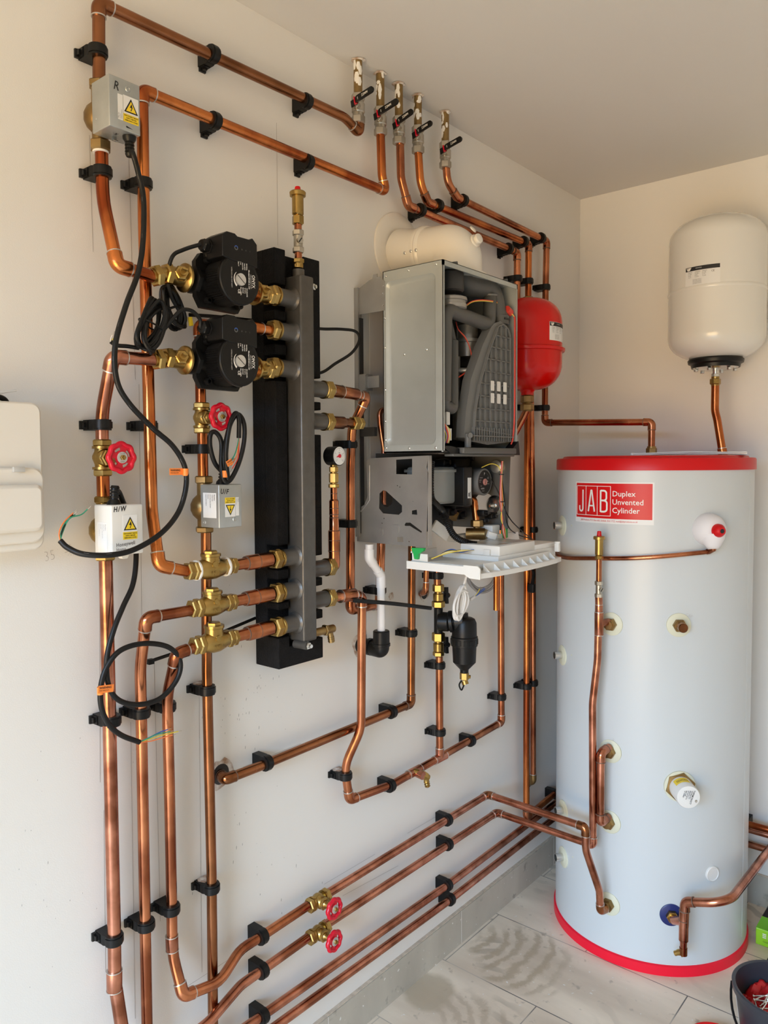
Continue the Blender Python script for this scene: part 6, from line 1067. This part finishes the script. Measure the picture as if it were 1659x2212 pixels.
b = B(); lathe(b, (mx, my, z_(1453)), Z, [(0, .0115), (z_(1446) - z_(1453), .0120), (z_(1430) - z_(1453), .0315), (z_(1395) - z_(1453), .0335), (z_(1394) - z_(1453), .0365), (z_(1384) - z_(1453), .0368), (z_(1375) - z_(1453), .0370), (z_(1373) - z_(1453), .0345), (z_(1345) - z_(1453), .0335), (z_(1337) - z_(1453), .029), (z_(1334) - z_(1453), .022), (z_(1333) - z_(1453), .011), (z_(1324) - z_(1453), .0105), (z_(1323) - z_(1453), 0)], 44); cn = obj('filter_canister', b, BLK, fx); b = B()
for k in range(14):
    a = 2 * pi * k / 14; fr = frame(V((mx + .0365 * cos(a), my + .0365 * sin(a), (z_(1394) + z_(1375)) / 2)), V((-sin(a), cos(a), 0)), Z); box(b, (-.005, -.007, -.001), (.005, .007, .0016), fr=fr, bev=.0006)
obj('grip_lugs', b, BLK, cn, sm=0)
b = B(); nut(b, (mx, my, z_(1468)), (mx, my, z_(1452)), .0128); cyl(b, (mx, my, z_(1470)), (mx + .004, my, z_(1478)), .0095, 14); cyl(b, (mx, my, z_(1461)), V((mx, my, z_(1461))) + V((.012, .012, -.002)), .005, 12); dc = obj('drain_valve', b, BR, fx); b = B(); sweep(b, smooth([V((mx - .004, my - .008, z_(1469))), V((mx - .006, my - .016, z_(1478))), V((mx, my - .014, z_(1488))), V((mx + .002, my - .004, z_(1478)))], 6), .0022, 8); obj('retaining_strap', b, BLK, dc)
# ---------------- condensate waste ----------------
wp = thing('waste_pipe', W(823, 1300, x=.070), 'white plastic condensate waste pipe dropping into a black trap', 'waste pipe'); wx = .070; b = B(); q = [W(797, 1176, x=wx), W(798, 1206, x=wx), W(823, 1243, x=wx), W(823, 1372, x=wx)]; q[0].y = q[1].y; q[3].y = q[2].y
sweep(b, fillet(q, [0, .006, .006, 0]), .0098, 24); w0 = obj('waste_tube', b, PVC, wp); b = B(); a, c = (q[2] - q[1]).normalized(), None; sweep(b, fillet([q[1] + Z * .022, q[1], q[1] + a * .020], [0, .008, 0]), .0118, 24); obj('offset_bend', b, PVC, w0); b = B(); sweep(b, fillet([q[2] - a * .018, q[2], q[2] - Z * .030], [0, .008, 0]), .0118, 24); obj('offset_bend', b, PVC, w0)
tp_ = V((wx, q[2].y, 0)); b = B(); zA, zB = W(823, 1362, x=wx).z, W(823, 1394, x=wx).z; cyl(b, (wx, tp_.y, zB), (wx, tp_.y, zA), .0205, 32, ch=.002); cyl(b, (wx, tp_.y, zB - .002), (wx, tp_.y, zB + .006), .0222, 32, ch=.001); zc_ = W(823, 1403, x=wx).z - .002; sweep(b, fillet([V((wx, tp_.y, zB + .002)), V((wx, tp_.y, zc_)), V((-.02, tp_.y, zc_ + .004))], [0, .021, 0], 10), .0195, 28); cyl(b, (.030, tp_.y, zc_ + .003), (.040, tp_.y, zc_ + .003), .0215, 28); obj('black_trap', b, BLK, wp)
b = B(); rnd = random.Random(2); 
vs = [b.verts.new((.0008, tp_.y + (.026 + rnd.uniform(0, .008)) * cos(a), zc_ + .004 + (.027 + rnd.uniform(0, .008)) * sin(a))) for a in [2 * pi * i / 18 for i in range(18)]]; b.faces.new(vs); obj('broken_plaster_hole', b, PLAS, wl, sm=0)
for (px, py, r_) in ((476, 1672, .030), (916, 1283, .020), (845, 1288, .010), (1143, 1692, .018)):
    b = B(); c = W(px, py, x=0); vs = [b.verts.new((.0008, c.y + (r_ * rnd.uniform(.85, 1.2)) * cos(a), c.z + (r_ * rnd.uniform(.85, 1.2)) * sin(a))) for a in [2 * pi * i / 16 for i in range(16)]]; b.faces.new(vs); obj('broken_plaster_hole', b, PLAS, wl, sm=0)
    if r_ > .015: b = B(); polyf(b, plane_fn((.0012, c.y, c.z), Ya, Z, .0003), circ(0, 0, r_ * .72, 20)); obj('hole_shade_disc', b, DKG, wl, sm=0)  # flat dark disc paints the shade inside the hole
# open discharge stub and lever behind the tray
b = B(); A_, C_ = W(1072, 1215, x=.205), W(1072, 1318, x=.205); A_ = V((A_.x, C_.y, 1.272)); s_ = [A_, C_]; sweep(b, s_, .0078, 20, cap=False); sweep(b, [A_, C_ + Z * .0005], .0067, 20, cap=False); tag(obj('discharge_stub', b, CUB, sm=60), 'open-ended copper discharge stub hanging below the tray', 'pipe stub')
b = B(); c = W(1150, 1268, x=.06); box(b, c - V((.012, .009, .018)), c + V((.008, .009, .010)), bev=.002); prism(b, [(-.006, .008), (.004, .008), (.014, .040), (.004, .060), (-.002, .060), (.006, .040)], -.004, .004, frame(c, Ya, Z)); tag(obj('black_lever', b, BLK), 'small black valve lever just under the right end of the tray', 'lever')
# drain cock on the tee run
p = W(905, 1669, x=.05); b = B(); cyl(b, W(893, 1666, x=.038), p, .0085, 18); q = W(925, 1680, x=.062); cyl(b, p, q, .0085, 18); nut(b, p + (q - p) * .2, p + (q - p) * .8, .0115); e = q + V((.004, .004, -.028)); lathe(b, q - (q - p) * .3, e - q, [(0, .0075), (.010, .0068), (.016, .0082), (.019, .0066), (.022, .0082), (.026, .0066), (.028, .0080), (.030, .006)], 16); tag(obj('drain_cock', b, BR), 'brass drain cock pointing down from the tee run near the floor', 'drain cock')
# ---------------- left switch enclosure ----------------
sw = thing('consumer_unit', (.04, -2.17, 1.2), 'cream plastic electrical enclosure with a hinged lid, cut by the left edge', 'electrical enclosure'); e1 = W(92, 880, x=.062); y1 = -2.045; yL = -2.32; zt = W(70, 868, x=.075).z; zb1 = W(60, 1212, x=.0).z; b = B()
y1 = W(93, 960, x=.070).y; zmid = W(60, 1010, x=.075).z; ztp = W(60, 868, x=.075).z; zbt = W(85, 1172, x=.08).z
fr = frame((0.0008, 0, 0), Ya, Z); cyy = (yL + y1) / 2; prism(b, rpoly(y1 - yL, ztp - zbt + .012, .016, 6, cyy, (ztp + zbt) / 2 - .006), 0, .066, fr); ub = obj('enclosure_body', b, WFL, sw, sm=30, bevel=.003)
b = B(); prism(b, rpoly(y1 - yL - .004, zmid - zbt, .020, 6, cyy, (zmid + zbt) / 2), .066, .074, fr); lid = obj('hinged_lid', b, WFL, sw, sm=30, bevel=.003); b = B(); prism(b, rpoly(y1 - yL - .016, zmid - zbt - .045, .012, 5, cyy, (zmid + zbt) / 2 - .004), .074, .086, fr); obj('lid_bulge', b, WFL, lid, sm=30, bevel=.006)
b = B(); q = W(40, 1014, x=.078); box(b, q - V((.003, .009, .004)), q + V((.004, .009, .004)), bev=.001); obj('lid_catch', b, SILV, lid)
b = B(); sweep(b, smooth([W(-40, 870, x=.03), W(-10, 858, x=.03), W(8, 862, x=.03), W(18, 876, x=.03)], 6), .0045, 10); tag(obj('black_cable', b, RUB), 'black cable dipping into the top of the left enclosure', 'cable')
b = B(); p = W(-60, 855, x=.05); fr = frame(p, V((-.05, 1, .22)), V((1, .05, 0))); prism(b, [(0, -.03), (.0, .03), (.064, .012), (.070, .0)], 0, .0008, fr); prism(b, [(0, -.03), (.0, .03), (.058, .010), (.070, .0)], .003, .0036, fr); tag(obj('paper_leaflet', b, PAPER, sm=0), 'corner of a white leaflet resting above the left enclosure', 'papers')
# ---------------- floor items at the lower right ----------------
bk = W(1640, 2150, z=.10); bc = V((.845, -.86, 0)); Rb = .112; hb = .20
rim = W(1587, 2110, z=.17); bc = V((rim.x + .105, rim.y + .02, 0)); bu = thing('bucket', bc, 'dark grey plastic bucket holding red cloth and screws', 'bucket'); b = B(); lathe(b, bc, Z, [(0, .0), (0, .085), (.155, .106), (.157, .112), (.172, .1135), (.174, .111), (.172, .105), (.155, .102), (.010, .082), (.010, 0)], 64); obj('bucket_body', b, mat('slate_plastic', (.030, .034, .043), .38), bu, sm=40)
b = B(); s = [bc + V((.1145 * cos(a), .1145 * sin(a), .150 - .085 * sin(a_))) for a, a_ in [(radians(-175 + 8.2 * k), pi * k / 20) for k in range(21)]]; sweep(b, s, .0030, 8); obj('handle', b, BLK, bu)
b = B(); f = cylfn(bc, .1005, radians(-190), .06); patch(b, lambda u, v, k=1: V((bc.x + (.0935 + .0135 * v / .1 + .0006 * k) * cos(radians(-182) + u / .1), bc.y + (.0935 + .0135 * v / .1 + .0006 * k) * sin(radians(-182) + u / .1), .055 + v)), 0, .05, .05, .085, 0, 1, 8, 4); obj('sticker', b, PAPER, bu, sm=40)
rnd = random.Random(11)
b = B(); ns = 28
for i in range(ns):
    for j in range(1):
        pass
g = {}
N_ = 26
hcl = lambda x, y: .128 + .018 * abs(sin(x * 90 + y * 35 + sin(y * 60) * 1.5)) + .016 * sin(x * 25 + 1) * cos(y * 22) - 1.2 * (x * x + y * y)
for i in range(N_ + 1):
    for j in range(N_ + 1):
        x, y = (i / N_ - .5) * .2, (j / N_ - .5) * .2; r = hypot(x, y)
        if r < .098: g[i, j] = b.verts.new(bc + V((x, y, hcl(x, y))))
for (i, j), v in list(g.items()):
    q = [g.get(k) for k in ((i, j), (i + 1, j), (i + 1, j + 1), (i, j + 1))]
    if all(q): b.faces.new(q)
o = tag(obj('red_cloth', b, mat('red_cloth', (.55, .008, .012), .45, coat=.2), sm=28), 'crumpled glossy red wrapping inside the grey bucket', 'wrapping'); so = o.modifiers.new('s', 'SOLIDIFY'); so.thickness = .0015
SCREWS = 18; first = None
for k in range(SCREWS):
    a, r = rnd.uniform(-2.5, -1.2), rnd.uniform(.02, .070); qx, qy = -.012 + r * cos(a), r * sin(a) + .012; p = bc + V((qx, qy, hcl(qx, qy) + .004)); d = V((rnd.uniform(-1, 1), rnd.uniform(-1, 1), 0)).normalized(); d.z = (hcl(qx + d.x * .03, qy + d.y * .03) - hcl(qx, qy)) / .03 + .08; d.normalize()
    if first is None:
        b = B(); lathe(b, V((0, 0, 0)), Z, [(0, .0002), (.005, .0018), (.030, .0019), (.032, .0036), (.0335, .0036), (.0335, 0)], 10); first = obj('screw', b, STL); first['label'] = 'loose steel screw lying on the red wrapping in the bucket'; first['category'] = 'screw'; first['group'] = 'loose screws in the bucket'; s_ = first
    else: s_ = first.copy(); COL.objects.link(s_)
    s_.location = p; s_.rotation_euler = d.to_track_quat('Z', 'Y').to_euler()
b = B(); lc = W(1548, 2254, z=.012); lathe(b, (lc.x, lc.y, 0.0), Z, [(0, .060), (.004, .066), (.014, .068), (.018, .066), (.016, .062), (.006, .058), (.006, 0)], 48); tag(obj('red_tub', b, REDL), 'rim of a shallow round red plastic tub at the bottom edge', 'tub')
gx_ = W(1632, 2038, z=0); e_ = W(1659, 2047, z=0); gb_ = thing('cleaner_box', V((gx_.x + .07, gx_.y, 0)), 'lime green and black boxed product on the floor, cut by the right edge', 'box'); b = B(); yy = gx_.y - .0; box(b, (gx_.x, yy, 0), (gx_.x + .16, yy + .10, .050), 0, bev=.002); prism(b, [(0, .050), (.16, .050), (.16, .090), (.016, .090)], -.098, -.002, frame((gx_.x, yy, 0), Xa, Z), 1); prism(b, [(.016, .090), (.16, .090), (.16, .15), (.045, .15)], -.098, -.002, frame((gx_.x, yy, 0), Xa, Z), 2); cb = obj('carton', b, [mat('lime_print', (.30, .66, .02), .35, coat=.3), mat('dark_lime_print', (.10, .28, .01), .35), BLK], gb_, sm=0)
f = plane_fn((gx_.x, yy, 0), Xa, Z, .0006); b = B()
for k in range(3): patch(b, f, .024, .027 + .0052 * k, .010, .0028, 0, 1)
text_into(b, 'ENER', shift(f, .033, .026), .017, .0004, .9); obj('white_lettering', b, WINK, cb, sm=0); b = B(); text_into(b, '5', shift(f, .034, .056, 0, 5), .032, .0012, 1.2, shear=.2); text_into(b, 'CLEANER', shift(f, .020, .013), .006); obj('black_lettering', b, INK, cb, sm=0)
b = B(); q = W(1655, 2098, z=0); box(b, (q.x, q.y, 0), (q.x + .12, q.y + .06, .035), bev=.004); tag(obj('black_case', b, BLK), 'corner of a black case on the floor behind the bucket', 'case')
